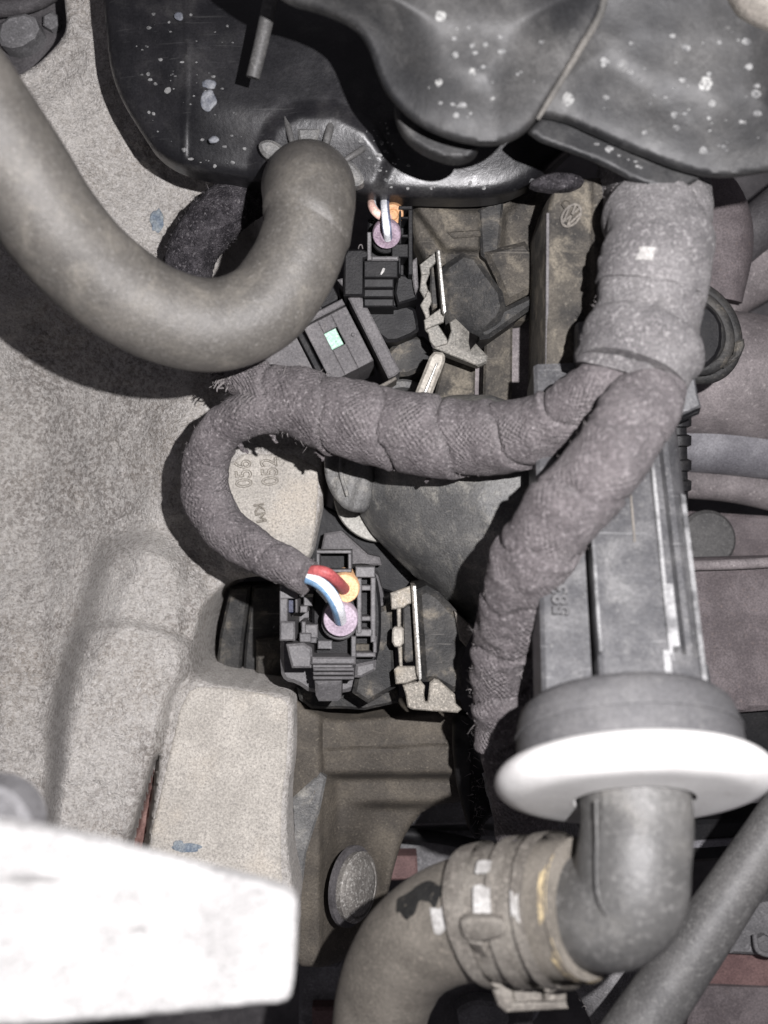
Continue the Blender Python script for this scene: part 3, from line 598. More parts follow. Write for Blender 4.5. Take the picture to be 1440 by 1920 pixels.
# injector foot below the plug
part('injector_foot', G().prism([ZP(*p) for p in ((200, 1000), (760, 900), (895, 1060), (890, 1110), (660, 1160), (520, 1150), (300, 1150), (220, 1090))], -120, -230, 6), inj_m, lp)
def striped(path, mats, name, label, parent, phi0=0):
    o = part(name, G().tube(path, 4, 20), mats[0], parent, label=label, ang=80)
    part('stripe', G().tube(path, 4, 8, phi=(phi0 - .65, phi0 + .65), grow=.5), mats[1], o, ang=80)
part('wire', G().tube([(570, 1072, 158, 10), (596, 1070, 176, 10.5), (615, 1076, 176, 11), (632, 1090, 150, 11), (645, 1104, 100, 11)], 4, 20), wire_red, har, label='red wire into the orange seal')
striped([(566, 1082, 158, 11), (584, 1086, 170, 11.5), (606, 1098, 186, 12), (622, 1116, 186, 12.5), (633, 1140, 160, 12.5), (638, 1162, 104, 12)], (wire_blue, wire_white), 'wire', 'blue and white striped wire into the purple seal', har, -.75)

# ------------------------------------------------------------------ UPPER PLUG
up = thing('wire_plug', 'upper shiny black plug half hidden between the hose and the reservoir', 'wire plug', (720, 540, -160), 'injector plugs')
def ZU(a, b): return (540 + a / 3.6, 360 + b / 3.6)
Z = 25
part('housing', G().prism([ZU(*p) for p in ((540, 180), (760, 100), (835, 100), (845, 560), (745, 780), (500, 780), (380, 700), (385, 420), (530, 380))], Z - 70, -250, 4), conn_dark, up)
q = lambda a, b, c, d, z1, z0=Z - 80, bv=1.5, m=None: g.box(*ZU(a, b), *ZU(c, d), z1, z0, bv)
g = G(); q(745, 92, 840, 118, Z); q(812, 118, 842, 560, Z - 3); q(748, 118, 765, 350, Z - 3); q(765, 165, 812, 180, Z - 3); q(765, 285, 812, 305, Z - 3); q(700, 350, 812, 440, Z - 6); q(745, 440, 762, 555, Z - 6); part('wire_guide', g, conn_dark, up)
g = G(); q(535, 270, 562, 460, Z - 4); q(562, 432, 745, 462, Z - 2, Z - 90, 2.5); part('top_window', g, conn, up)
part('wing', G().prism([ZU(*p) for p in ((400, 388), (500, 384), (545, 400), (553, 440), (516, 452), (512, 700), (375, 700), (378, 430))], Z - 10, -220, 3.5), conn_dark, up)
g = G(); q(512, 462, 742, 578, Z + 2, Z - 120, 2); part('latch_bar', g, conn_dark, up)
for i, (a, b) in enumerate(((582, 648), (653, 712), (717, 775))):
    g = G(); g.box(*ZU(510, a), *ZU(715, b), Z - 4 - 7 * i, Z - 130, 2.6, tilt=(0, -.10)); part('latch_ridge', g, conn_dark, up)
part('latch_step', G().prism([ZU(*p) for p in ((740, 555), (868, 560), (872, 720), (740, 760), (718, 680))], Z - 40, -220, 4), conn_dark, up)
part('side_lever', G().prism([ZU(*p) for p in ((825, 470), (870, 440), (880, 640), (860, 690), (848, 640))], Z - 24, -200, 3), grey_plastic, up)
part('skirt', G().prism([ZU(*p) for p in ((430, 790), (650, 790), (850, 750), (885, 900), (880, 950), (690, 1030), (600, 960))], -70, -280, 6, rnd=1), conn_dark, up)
part('injector_foot', G().prism([ZU(*p) for p in ((690, 1020), (890, 950), (990, 1040), (960, 1180), (760, 1260), (640, 1200))], -120, -330, 8, rnd=1), inj_m, up)
part('seal', seal((725, 441), Z + 14, 27, 20, None, (0, -.55, 1)), seal_purple_dark, up, label='dull purple wire seal')
part('seal_tower', G().lathe(tuple(W(723, 452, Z - 8) / S), (0, -.5, 1), [(-50, 26), (-3, 25), (0, 22)], 32), conn_dark, up)
part('seal', seal((737, 402), Z - 6, 20, 40, None, (0, -.4, 1)), seal_orange_dark, up, label='dull orange wire seal')
part('chalk_mark', G().prism([ZU(*p) for p in ((622, 555), (640, 512), (656, 515), (650, 535), (630, 560))], Z + 3.6, Z + 1, .5), white_paint, up)
part('fibre_curl', G().tube([(672, 466, Z + 10, 1), (674, 460, Z + 16, 1), (678, 459, Z + 14, 1), (680, 466, Z + 8, 1)], 2, 6), lint_m, up)
t = thing('wire_pair', 'grey blue and pink striped wires dropping from under the reservoir into the upper plug', 'wires', (715, 380, 20))
striped([(722, 330, -50, 9), (721, 366, -30, 9), (722, 395, 40, 9), (725, 425, 70, 9), (727, 445, 36, 9)], (wire_steelblue, wire_white), 'wire', 'grey blue wire with a white stripe', t, .25)
striped([(700, 330, -50, 8), (697, 366, -30, 8), (698, 388, 30, 8), (712, 404, 40, 8), (732, 408, 10, 8)], (wire_pink, wire_white), 'wire', 'pink wire with a white stripe', t, -1.2)

# ------------------------------------------------------------------ GREY CONNECTOR BOX WITH GREEN TAB
t = thing('sensor_connector', 'slanted dusty grey connector box with a pale green tab in its window', 'connector', (650, 630, -120))
gc = -10
def quad(o, a, b, u0, u1, v0, v1): # patch in the box's own slanted axes
    return [(o[0] + a[0] * u + b[0] * v, o[1] + a[1] * u + b[1] * v) for u, v in ((u0, v0), (u1, v0), (u1, v1), (u0, v1))]
O, A_, B_ = (554, 618), (104, -93), (90, 180) # origin at the left corner
def Q(u0, u1, v0, v1): return quad(O, (.89, -.455), (.455, .89), u0, u1, v0, v1)
g = G()
g.prism([(632, 524), (656, 517), (663, 526), (750, 696), (741, 704), (728, 709), (641, 535)], gc + 6, -220, 3); part('side_rail', g, grey_plastic, t)
g = G()
for (u0, u1, v0, v1) in ((15, 44, 4, 118), (72, 104, 4, 118), (44.3, 71.7, 4, 30), (44.3, 71.7, 66, 118)): g.prism(Q(u0, u1, v0, v1), gc, -220, 1.5)
part('housing', g, grey_plastic, t)
part('groove_wall', G().prism(Q(-2, 10, 0, 112), gc - 6, -220, 2), conn_dark, t)
part('left_flange', G().prism([(470, 640), (552, 618), (607, 712), (600, 740), (520, 740)], gc - 26, -230, 3), grey_plastic, t)
part('green_tab', G().prism(Q(43, 68, 31, 65), gc - 9, -120, 1.5), green_tab, t)
part('window_backing', G().prism(Q(40, 76, 28, 68), gc - 40, -130, 1), conn_dark, t)
part('cross_bar', G().prism(Q(20, 104, -12, 0), gc + 2, -180, 2), grey_plastic, t)
part('top_block', G().prism(Q(16, 62, -62, -14), gc - 12, -200, 3), grey_plastic, t)
part('top_slot', G().prism(Q(62, 100, -70, -13), gc - 60, -200, 2), conn_dark, t)
part('end_flap', G().prism([(690, 733), (742, 706), (744, 711), (700, 738)], gc - 14, -160, 2), dust_edge, t)
part('clip_nub', G().lathe(tuple(W(617, 705, gc) / S), (0, 0, 1), [(0, 5), (5, 5), (7, 3)], 12), grey_plastic, t)
part('clip_nub', G().lathe(tuple(W(662, 628, gc) / S), (0, 0, 1), [(0, 4), (3, 4), (5, 2)], 12), grey_plastic, t)

# zinc pin standing out behind the harness and its round socket
t = thing('locating_pin', 'flat zinc coloured pin rising from behind the harness', 'pin', (800, 720, -60))
part('shaft', G().prism([(806, 668), (814, 659), (830, 660), (835, 667), (834, 678), (806, 750), (772, 752)], 30, -60, 5), pin_m, t)
part('fin', G().prism([(818, 680), (822, 680), (797, 745), (790, 745)], 34, 10, 1.5), steel_edge, t)
t = thing('round_socket', 'dusty round black socket at the foot of the zinc pin', 'socket', (745, 750, -120))
part('socket', G().lathe(tuple(W(755, 770, -110) / S), (0, .15, 1), [(-120, 66), (-6, 66), (0, 60), (0, 48), (-30, 44)], 48), runner_m, t)

# ------------------------------------------------------------------ INJECTORS AND THEIR STEEL CLIPS
t = thing('injector_body', 'angular black injector body with mud behind the upper steel clip', 'injector', (900, 570, -220), 'injector bodies')
part('shell', G().prism([(826, 505), (836, 492), (868, 470), (895, 477), (918, 510), (944, 545), (950, 575), (940, 600), (905, 632), (880, 620), (836, 606)], -20, -330, 12, tilt=(.2, -.1)), inj_m, t)
part('arm', G().prism([(896, 600), (1004, 548), (1006, 572), (918, 634), (900, 636)], -30, -260, 8), inj_m, t)
part('ledge', G().prism([(905, 470), (985, 450), (1008, 480), (1000, 545), (950, 572), (930, 520)], -32, -300, 10), brown_dust, t)
t = thing('spring_clip', 'dull steel spring clip, tilted, beside the upper black plug', 'clip', (840, 590, -120), 'steel spring clips')
zc = 0
g = G(); g.prism([(787, 496), (819, 470), (823, 486), (806, 504), (806, 514), (790, 516)], zc, zc - 9, 1.5); g.prism([(790, 514), (806, 512), (799, 530), (803, 545), (796, 560), (787, 545), (789, 525)], zc - 2, zc - 11, 1.5)
g.prism([(796, 558), (803, 543), (808, 550), (810, 566), (804, 578), (806, 592), (800, 604), (796, 590), (788, 572)], zc, zc - 9, 1.5); part('strap', g, steel_dark, t)
part('side_plate', G().prism([(818, 469), (824, 468), (836, 584), (833, 590), (829, 586)], zc + 24, zc - 40, 1.5), steel_dark, t)
part('bright_edge', G().prism([(820, 469), (825, 469), (837, 584), (832, 590), (828, 560)], zc + 27, zc + 24.5, .8), steel_edge, t)
part('tongue', G().prism([(808, 500), (820, 490), (828, 570), (810, 582), (806, 540)], zc - 30, zc - 70, 3), inj_m, t)
g = G(); g.prism([(795, 600), (831, 574), (834, 590), (832, 604), (797, 618)], zc + 4, zc - 6, 1.5); g.prism([(797, 619), (820, 606), (838, 634), (840, 644), (816, 652), (806, 640), (803, 625)], zc - 4, zc - 13, 1.5); part('lower_strap', g, steel_dark, t)
part('hook', G().prism([(812, 652), (838, 644), (846, 620), (843, 604), (854, 597), (860, 602), (880, 622), (879, 642), (882, 656), (892, 644), (915, 668), (913, 678), (896, 686), (850, 668)], zc - 6, zc - 16, 2, tilt=(-.15, .1)), steel_dark, t)
part('hook_lip', G().prism([(812, 653), (850, 662), (897, 680), (914, 674), (912, 681), (896, 688), (850, 671), (814, 657)], zc - 18, zc - 46, 2), steel_dark, t)

t = thing('injector_body', 'dusty black injector body right of the lower plug', 'injector', (830, 1200, -200), 'injector bodies')
part('shell', G().prism([(778, 1108), (800, 1098), (825, 1112), (889, 1181), (876, 1212), (868, 1240), (866, 1296), (848, 1300), (814, 1280), (790, 1280)], 48, -320, 12, tilt=(-.1, 0)), inj_m, t)
part('muddy_corner', G().prism([(852, 1146), (890, 1180), (874, 1214), (862, 1200)], 54, 20, 3, tilt=(-.25, 0)), tan, t)
part('neck', G().prism([(690, 1150), (738, 1130), (742, 1290), (690, 1320), (660, 1300)], 10, -300, 8), inj_m, t)
t = thing('spring_clip', 'rusty beige steel spring clip, upright, right of the lower plug', 'clip', (765, 1210, -120), 'steel spring clips')
zc = 72
part('strap', G().prism([(732, 1112), (771, 1098), (778, 1130), (764, 1134), (756, 1140), (734, 1143)], zc, zc - 10, 2), steel, t)
part('side_plate', G().prism([(771, 1098), (779, 1098), (790, 1274), (786, 1278), (781, 1262)], zc + 16, zc - 60, 2), steel, t)
part('bright_edge', G().prism([(774, 1098), (780, 1098), (791, 1272), (786, 1277)], zc + 18.5, zc + 16.5, .7), steel_edge, t)
g = G(); g.prism([(744, 1141), (752, 1139), (752, 1178), (745, 1178)], zc - 3, zc - 12, 1.5); g.prism([(746, 1213), (754, 1213), (755, 1252), (749, 1252)], zc - 3, zc - 12, 1.5); part('spring_wire', g, steel, t)
part('catch', G().prism([(736, 1180), (740, 1176), (753, 1176), (757, 1180), (757, 1206), (751, 1214), (740, 1213), (735, 1204)], zc + 8, zc - 12, 3), pin_m, t)
part('tongue', G().prism([(755, 1140), (762, 1134), (772, 1135), (778, 1230), (776, 1240), (762, 1243), (757, 1236)], zc - 16, zc - 60, 3, rnd=0), inj_m, t)
part('strap', G().prism([(739, 1256), (746, 1250), (778, 1250), (783, 1274), (762, 1282), (742, 1283)], zc + 4, zc - 8, 2.5), steel, t)
part('hook', G().prism([(755, 1285), (788, 1276), (797, 1287), (795, 1300), (797, 1316), (802, 1316), (806, 1280), (814, 1273), (822, 1275), (853, 1302), (855, 1320), (866, 1330), (858, 1337), (774, 1331), (764, 1326), (761, 1304)], zc - 8, zc - 20, 2.5), steel, t)

# ------------------------------------------------------------------ INTAKE MANIFOLD PIECES
t = thing('intake_runner', 'rounded dusty black intake runner under the harness in the centre', 'intake runner', (830, 980, -200))
def run_h(x, y, d): return 30 + .62 * np.clip(x - 780, -60, 240) - 210 * (1 - np.sqrt(np.maximum(1e-4, 1 - np.clip(1 - d / 230, 0, .97) ** 2))) + .05 * (y - 900) + 3 * vnoise(x, y, .02)
part('shell', G().relief([(650, 740), (650, 880), (660, 930), (684, 985), (712, 1018), (762, 1068), (800, 1100), (840, 1130), (898, 1184), (960, 1240), (1080, 1180), (1080, 740)], run_h, 6, r=30, rnd=2, depth=180), runner_m, t, ang=60)
part('end_flange', G().relief([(606, 800), (607, 880), (614, 912), (630, 940), (656, 962), (700, 960), (700, 800)], lambda x, y, d: -70 + 4 * np.sin((x + y * .3) * .16), 4, r=10, rnd=2, depth=120), runner_m, t, ang=60)
part('edge_bead', G().tube([(640, 840, -62, 4), (640, 890, -62, 4), (652, 930, -62, 4)], 5, 10), runner_m, t)
t = thing('sealing_ring', 'off white sealing ring tucked below the intake runner edge', 'ring', (725, 930, -160))
k_ = (D + 215) / D
part('ring', G().lathe(tuple(W(716, 926, -215) / S), (0.1, 0, 1), [(-12, 70), (-12, 88 * k_), (-3, 91 * k_), (3, 89 * k_), (6, 70 * k_), (0, 64)], 72, True), M('off_white_plastic', (.27, .262, .235), (.36, .35, .32), .6, .03, bump=.1), t)
t = thing('lower_shroud', 'dark plastic shroud strip above the lower plug', 'shroud', (660, 1040, -250))
part('strip', G().prism([(608, 1000), (640, 995), (690, 1040), (712, 1045), (716, 1060), (640, 1062), (600, 1040)], -190, -260, 4), grey_plastic, t)
part('dark_plate', G().prism([(590, 940), (720, 1000), (820, 1110), (760, 1120), (640, 1080), (580, 1050)], -260, -320, 4), conn_dark, t)

t = thing('upper_manifold', 'brown dusty manifold wall behind the upper injector under the reservoir', 'manifold', (900, 450, -300))
def um_h(x, y, d): return -70 + 30 * inside([(770, 380), (905, 395), (900, 470), (835, 470)], x, y, 8) + 22 * inside([(945, 400), (1030, 330), (1030, 560), (940, 500)], x, y, 10) - .15 * (x - 900) * 0 + 5 * vnoise(x, y, .03)
part('wall', G().relief([(760, 300), (1060, 300), (1060, 520), (1000, 600), (930, 610), (850, 560), (800, 500), (770, 440)], um_h, 5, r=18, rnd=1, depth=200), brown_dust, t, ang=60)
part('rib', G().prism([(897, 392), (918, 380), (945, 375), (936, 470), (928, 500), (902, 478)], -40, -80, 5), inj_m, t)
part('step', G().prism([(838, 434), (900, 430), (902, 442), (850, 446)], -34, -80, 3), brown_dust, t)
t = thing('lower_manifold', 'pinkish brown manifold panel seen below the upper steel clip', 'manifold', (930, 690, -360))
part('panel', G().relief([(800, 600), (1100, 560), (1100, 800), (800, 800)], lambda x, y, d: -200 + 40 * sstep(905, 925, x) - 50 * sstep(958, 966, x) * 0 + 4 * vnoise(x, y, .02), 6, r=10, rnd=1, depth=120), mauve, t)
part('box', G().prism([(836, 655), (892, 680), (890, 760), (810, 760)], -120, -330, 5), brown_dust, t)
part('rib', G().prism([(910, 600), (962, 575), (960, 760), (905, 760)], -130, -330, 5), brown_dust, t)

t = thing('upright_plate', 'tall dusty plastic plate with an embossed round car badge left of the harness trunk', 'plate', (1085, 540, -100))
def pl_h(x, y, d): return 165 + 10 * sstep(1105, 1116, x - (y - 400) * .0) * sstep(700, 620, y) + 3 * vnoise(x, y, .03)
part('plate', G().relief([(1024, 352), (1090, 335), (1175, 330), (1175, 480), (1150, 600), (1110, 670), (1060, 712), (1036, 724), (1022, 716), (1020, 690), (1022, 560)], pl_h, 5, r=7, rnd=1, depth=200), brown_dust, t, ang=60)
part('edge_lip', G().tube([(1025, 700, 160, 3), (1026, 560, 164, 3), (1027, 400, 164, 3)], 8, 10), grey_plastic, t)
part('bolt_boss', G().prism(blob(1062, 382, 9, 8, 10, .1), 172, 160, 3), brown_dust, t)
# the round badge: ring with a V over a W, leaning to the right
e = thing  # (kept as a part of the plate)
ca, sa = math.cos(.62), math.sin(.62)
def bd(u, v): return (1071 + u * 15 * ca + v * 23 * sa * 1, 404 + u * 15 * sa * 1 - v * 23 * ca)
g = G(); ring = [(*bd(math.cos(a), math.sin(a)), 170, 2.6) for a in np.linspace(0, 2 * math.pi, 25)]; g.tube(ring, 3, 10)
for path in (((-.32, .9), (0, .1), (.32, .9)), ((-.78, .55), (-.36, -.82), (0, -.02), (.36, -.82), (.78, .55))):
    for a, b in zip(path, path[1:]): g.tube([(*bd(*a), 170, 2.3), (*bd((a[0] + b[0]) / 2, (a[1] + b[1]) / 2), 170, 2.3), (*bd(*b), 170, 2.3)], 3, 8)
part('badge', g, dust_edge, t)
t = thing('fuzzy_felt_pad', 'ragged dark felt pad under the reservoir edge above the plate', 'felt pad', (1045, 335, -60))
part('pad', G().relief([(985, 345), (1030, 322), (1085, 325), (1100, 345), (1065, 358), (1020, 356)], lambda x, y, d: 190 + 8 * vnoise(x, y, .1), 3, r=10, rnd=1, depth=20), fleece, t, ang=80)

# flange at the bottom of the manifold, with the big round headed bolt
t = thing('manifold_flange', 'brown dusty manifold flange below the lower plug', 'manifold flange', (700, 1450, -350))
def mf_h(x, y, d):
    z = -165 + 4 * vnoise(x, y, .02) + 12 * inside([(604, 1405), (870, 1395), (880, 1450), (606, 1450)], x, y, 4) + 24 * sstep(606, 598, x) - 46 * sstep(1450, 1462, y) * sstep(600, 640, x) + 5 * np.exp(-((x - 602 + (y - 1450) * .35) / 5) ** 2) * sstep(1440, 1460, y)
    z = z - 40 * sstep(1500, 1520, y) * sstep(640, 720, x) - 30 * np.exp(-(((x - 668) / 52) ** 2 + ((y - 1664) / 92) ** 2) ** 2)
    z = z + .12 * (1640 - y) * 0
    return z
part('body', G().relief([(530, 1290), (600, 1345), (660, 1350), (870, 1325), (890, 1400), (880, 1500), (800, 1512), (760, 1560), (740, 1620), (722, 1700), (690, 1770), (620, 1815), (545, 1812), (530, 1700)], mf_h, 5, r=12, rnd=1, depth=200), flange_m, t, ang=60)
part('side_rib', G().prism([(545, 1500), (600, 1450), (612, 1460), (600, 1520), (575, 1600), (562, 1700), (556, 1700)], -136, -260, 5), runner_m, t)
t = thing('flange_bolt', 'big round grey bolt head set in the dark flange beside the brown hose', 'bolt', (668, 1664, -260))
ax = (.86, .03, .5)
c_ = tuple(W(676, 1664, -160) / S)
part('head', G().lathe(c_, ax, [(-16, 68), (-4, 70), (0, 66), (2, 60), (-1, 57), (3, 53), (8, 40), (10, 20), (10, 0.5)], 48), bolt_m, t)
part('washer', G().lathe(c_, ax, [(-26, 80), (-18, 80), (-16, 74), (-16, 60)], 48), dark_metal, t)

# rubber strip inside the slot of the casting
t = thing('rubber_gasket', 'black grooved rubber gasket strip deep in the casting slot', 'gasket', (460, 1200, -400))
part('strip', G().prism([(432, 1100), (470, 1098), (456, 1200), (448, 1300), (400, 1300), (412, 1190)], -300, -460, 6), inj_m, t)
part('strip', G().prism([(473, 1098), (540, 1095), (540, 1310), (452, 1302), (460, 1200)], -310, -460, 6), inj_m, t)
part('side_plate', G().prism([(480, 1200), (560, 1190), (570, 1330), (480, 1320)], -270, -420, 5), brown_dust, t)

# ------------------------------------------------------------------ FUEL RAIL, CAP, WHITE RING, ELBOW
th_ = math.radians(28); AX = np.array([0, -math.cos(th_), math.sin(th_)]); RC = np.array(W(1185, 1456, 500) / S)
rail = thing('plastic_rail', 'grey ribbed plastic rail running down into the big round cap', 'rail', (1210, 1000, 150))
def sweep(sec, ta, tb, sc0=1, sc1=1, sh=(0, 0), n=14):
    U = np.array([1., 0, 0]); Nn = np.array([0, math.sin(th_), math.cos(th_)]); v = []; f = []; m = len(sec)
    for i in range(n + 1):
        a = i / n; tt = ta + (tb - ta) * a; sc = sc0 + (sc1 - sc0) * a; off = sh[0] + (sh[1] - sh[0]) * a
        for u, h in sec: v.append(tuple((RC + AX * tt + U * (u * sc + off) + Nn * h) * S))
    for i in range(n):
        for j in range(m):
            k = (j + 1) % m; f.append((i * m + j, i * m + k, (i + 1) * m + k, (i + 1) * m + j))
    f.append(tuple(range(m))); f.append(tuple(n * m + j for j in range(m))); return G().add(v, f)
sec = [(-58, -40), (-58, 44), (-54, 50), (-46, 52), (28, 56), (40, 55), (46, 50), (50, 34), (66, 33), (70, 44), (78, 46), (84, 40), (94, 30), (100, 22), (108, 6), (110, -40)]
part('body', sweep(sec, -760, -90, .97, 1.0, (34, 16), 10), rail_m, rail, ang=25)
part('side_shelf', sweep([(-136, -70), (-134, 6), (-128, 12), (-62, 16), (-58, -70)], -700, -100, .95, 1, (34, 14), 10), rail_m, rail, ang=25)
part('rib', sweep([(-58, 50), (-57, 57), (-53, 57), (-52, 50)], -600, -165, 1, 1, (30, 17), 8), glint, rail, ang=25)  # these pale ribs carry painted highlights along the rail's edges and groove
part('rib', sweep([(41, 54), (42, 59), (47, 59), (48, 50)], -640, -150, 1, 1, (34, 17), 8), glint, rail, ang=25)
part('rib', sweep([(44, 30), (44, 58), (57, 60), (60, 30)], -270, -172, 1, 1, (20, 18), 4), glint, rail, ang=25)
part('rib', sweep([(32, 50), (32, 62), (42, 62), (44, 50)], -165, -95, 1, 1, (17, 16), 4), glint, rail, ang=25)
part('rib', sweep([(86, 30), (88, 44), (96, 40), (97, 20)], -430, -100, 1, 1, (26, 17), 6), glint, rail, ang=25)
part('collar', sweep([(-59, -40), (-59, 52), (-52, 56), (40, 60), (52, 58), (72, 54), (86, 46), (111, 10), (112, -40)], -160, -95, 1, 1, (17, 16), 4), rail_m, rail, ang=25)
part('bracket_line', sweep([(6, 54), (6, 58), (9, 58), (9, 54)], -420, -340, 1, 1, (25, 22), 3), dust_edge, rail, ang=25)
def on_shelf(tt, u, h, body, size, rot, sx=1):
    p = (RC + AX * tt + np.array([u, 0, 0]) + np.array([0, math.sin(th_), math.cos(th_)]) * h) * S
    cu = bpy.data.curves.new('moulded_number', 'FONT'); cu.body = body; cu.size = size * S; cu.extrude = 2 * S; cu.bevel_depth = 1.2 * S; cu.align_x = 'CENTER'; cu.align_y = 'CENTER'
    o = bpy.data.objects.new('x', cu); C.objects.link(o); bpy.context.view_layer.update()
    me = bpy.data.meshes.new_from_object(o.evaluated_get(bpy.context.evaluated_depsgraph_get())); bpy.data.objects.remove(o)
    me.materials.clear(); me.materials.append(MATS['cap_rubber'])
    me.transform(Matrix.Translation(Vector(p) - BASE[rail]) @ Matrix.Rotation(-th_, 4, 'X') @ Matrix.Rotation(rot, 4, 'Z'))
    o = bpy.data.objects.new('moulded_number', me); C.objects.link(o); o.parent = rail
on_shelf(-262, -82, 18, '583', 34, math.radians(90)); on_shelf(-345, -76, 18, '6L', 30, math.radians(90)); 
kc = (D - 430) / D
cap = part('cap', G().lathe(tuple(RC), AX, [(-108, 60), (-112, 118), (-106, 138), (-94, 150), (-76, 156), (-12, 162), (-12, 60)], 96), cap_m, rail, ang=40)
part('mould_line', G().lathe(tuple(RC), AX, [(-60, 158), (-60, 160.5), (-56, 160.8), (-56, 158)], 96, True), cap_m, cap)
white_ring = M('white_nylon_dirty', (.60, .59, .575), (.72, .71, .69), .55, .01, lo=.3, hi=.7, fine=(.5, .48, .45), fs=.05, flo_=.58, fhi=.8, bump=.1, grit=.12)
wr = thing('white_ring', 'thick round white nylon ring between the dark cap and the black elbow', 'ring', (1185, 1456, 480))
prof = [(34, 84), (34, 140)] + [(6 + 28 * math.sin(a), 150 + 43 * math.cos(a)) for a in np.linspace(1.45, -1.45, 20)] + [(-22, 140), (-22, 84)]
part('ring', G().lathe(tuple(RC), AX, prof, 120, True), white_ring, wr, ang=60)
elb = thing('rubber_elbow', 'smooth black rubber elbow turning from the white ring into the muddy hose', 'elbow', (1180, 1650, 480))
P0 = RC - AX * 10; P1 = RC + AX * 60; P2 = RC + AX * 120
def topx(p): k = (D - p[2]) / D; return (720 + p[0] / k, 960 - p[1] / k, p[2])
EL = [(*topx(P0), 103), (*topx(P1), 104), (1187, 1615, 556, 106), (1180, 1672, 562, 108), (1150, 1704, 548, 108), (1105, 1708, 515, 103), (1050, 1706, 485, 98), (990, 1708, 455, 94)]
part('bend', G().tube(EL, 6, 64, rf=lambda s, th, r: 1.5 * np.cos(th * 2 + 1)), rubber_grey, elb, ang=80)
part('mould_seam', G().tube([(1118, 1500, 577, 2.5), (1119, 1570, 602, 2.5), (1118, 1630, 616, 2.5), (1124, 1690, 628, 2.5), (1150, 1730, 622, 2.5), (1200, 1752, 606, 2.5)], 6, 10), rubber_grey, elb)
part('flat_facet', G().tube(EL, 6, 10, t0=.02, t1=.42, phi=(.62, .82), grow=2), rubber_grey, elb, ang=80)

mh = thing('muddy_hose', 'brown muddy hose with a spring clamp and white paint marks at the bottom', 'hose', (800, 1740, 250))
MH = [(1096, 1702, 512, 127), (1040, 1704, 482, 125), (980, 1708, 456, 121), (900, 1716, 424, 114), (820, 1742, 385, 105), (755, 1795, 335, 96), (718, 1880, 290, 90), (705, 1990, 260, 86), (700, 2100, 240, 84)]
part('tube', G().tube(MH, 5, 72, rf=lambda s, th, r: 1.5 * vnoise(s + 0 * th, th * 20, .03)), rubber_brown, mh, ang=80)
def on_hose(name, t0, t1, phi, grow, mat, ragged=0, label=None, seg=24): return part(name, G().tube(MH, 3, seg, t0=t0, t1=t1, phi=phi, grow=grow, ragged=ragged), mat, mh, ang=70, label=label)
# around the hose, angle 0 faces the lens
pos_, r_ = resample(MH, 3); _T, _N, _B, _s = frames(pos_)
def hose_t(xpx):    # path parameter where the hose centre is at this column
    xs = [720 + p[0] / ((D - p[2]) / D) for p in pos_]; return int(np.argmin(np.abs(np.array(xs) - xpx))) / (len(xs) - 1)
sg = 1 if _B[5][1] > 0 else -1          # +phi towards the top of the picture when sg = 1
def ph(a, b): return (sg * a, sg * b) if sg > 0 else (-b, -a)
on_hose('paint_mark', hose_t(900), hose_t(872), ph(.26, .64), 1.4, white_paint, .1, 'small white paint square')
on_hose('bare_patch', hose_t(908), hose_t(822), ph(.72, 1.08), 1.1, clean_black, .3, 'patch of clean black rubber free of mud')
on_hose('yellow_mark', 0.0, .018, ph(-1.5, -.1), 1.6, yellow_paint, .5); on_hose('yellow_mark', 0.0, .018, ph(.3, 1.1), 1.6, yellow_paint, .5)
on_hose('rim', 0.0, .006, (-math.pi, math.pi), 3.5, rubber_brown, 0, None, 60)
cl = thing('hose_clamp', 'flat spring clamp round the muddy hose with a tab hanging below', 'clamp', (960, 1720, 380))
def clamp_part(name, x0, x1, phi, grow, mat=clamp_m, label=None, ragged=0, parent=cl, thick=True):
    g = G().tube(MH, 3, 60, t0=hose_t(x0), t1=hose_t(x1), phi=phi, grow=grow, ragged=ragged)
    if thick:
        for xx in (x0, x1): # rims give the strip its thickness
            g.tube(MH, 3, 60, t0=hose_t(xx), t1=hose_t(xx) + .0045, phi=phi, grow=grow - 1.2)
    return part(name, g, mat, parent, ang=60, label=label)
full = (-math.pi, math.pi)
clamp_part('band', 1058, 1026, full, 11); clamp_part('band', 1000, 972, full, 11); clamp_part('band', 930, 902, full, 11)
clamp_part('wide_band', 1034, 925, full, 3.5)
clamp_part('paint_mark', 984, 946, ph(.33, .80), 12.4, white_paint, 'white paint block on the clamp', .15, cl, False)
clamp_part('paint_mark', 980, 946, ph(.98, 1.18), 12.4, white_paint, 'pale paint streak near the top of the clamp', .1, cl, False)
clamp_part('paint_mark', 1050, 1026, ph(.36, .68), 12.4, white_paint, 'narrow white paint block on the clamp', .15, cl, False)
part('finger_tab', G().prism([(862, 1732), (872, 1722), (940, 1722), (952, 1740), (948, 1758), (900, 1768), (872, 1764)], 552, 520, 4, rnd=1, tilt=(.4, -.1)), clamp_m, cl)
part('strap', G().prism([(876, 1764), (905, 1768), (940, 1835), (926, 1838)], 520, 500, 3, tilt=(.3, -.7)), clamp_m, cl)
g = G()
g.prism([(916, 1836), (948, 1822), (958, 1838), (964, 1882), (1062, 1880), (1066, 1893), (950, 1900), (934, 1888)], 480, 460, 3)
g.prism([(948.5, 1822), (985, 1818), (1010, 1840), (1020, 1879), (964.5, 1881.5), (958.6, 1838)], 479.5, 460, 3)
g.prism([(1020.5, 1818), (1064, 1814), (1062, 1879.5), (1020.8, 1879)], 480.5, 460, 3); part('hanging_tab', g, clamp_m, cl)
part('tab_dimple', G().tube([(952, 1846, 482, 4), (950, 1836, 483, 4), (956, 1828, 483, 4)], 3, 8), dark_metal, cl)

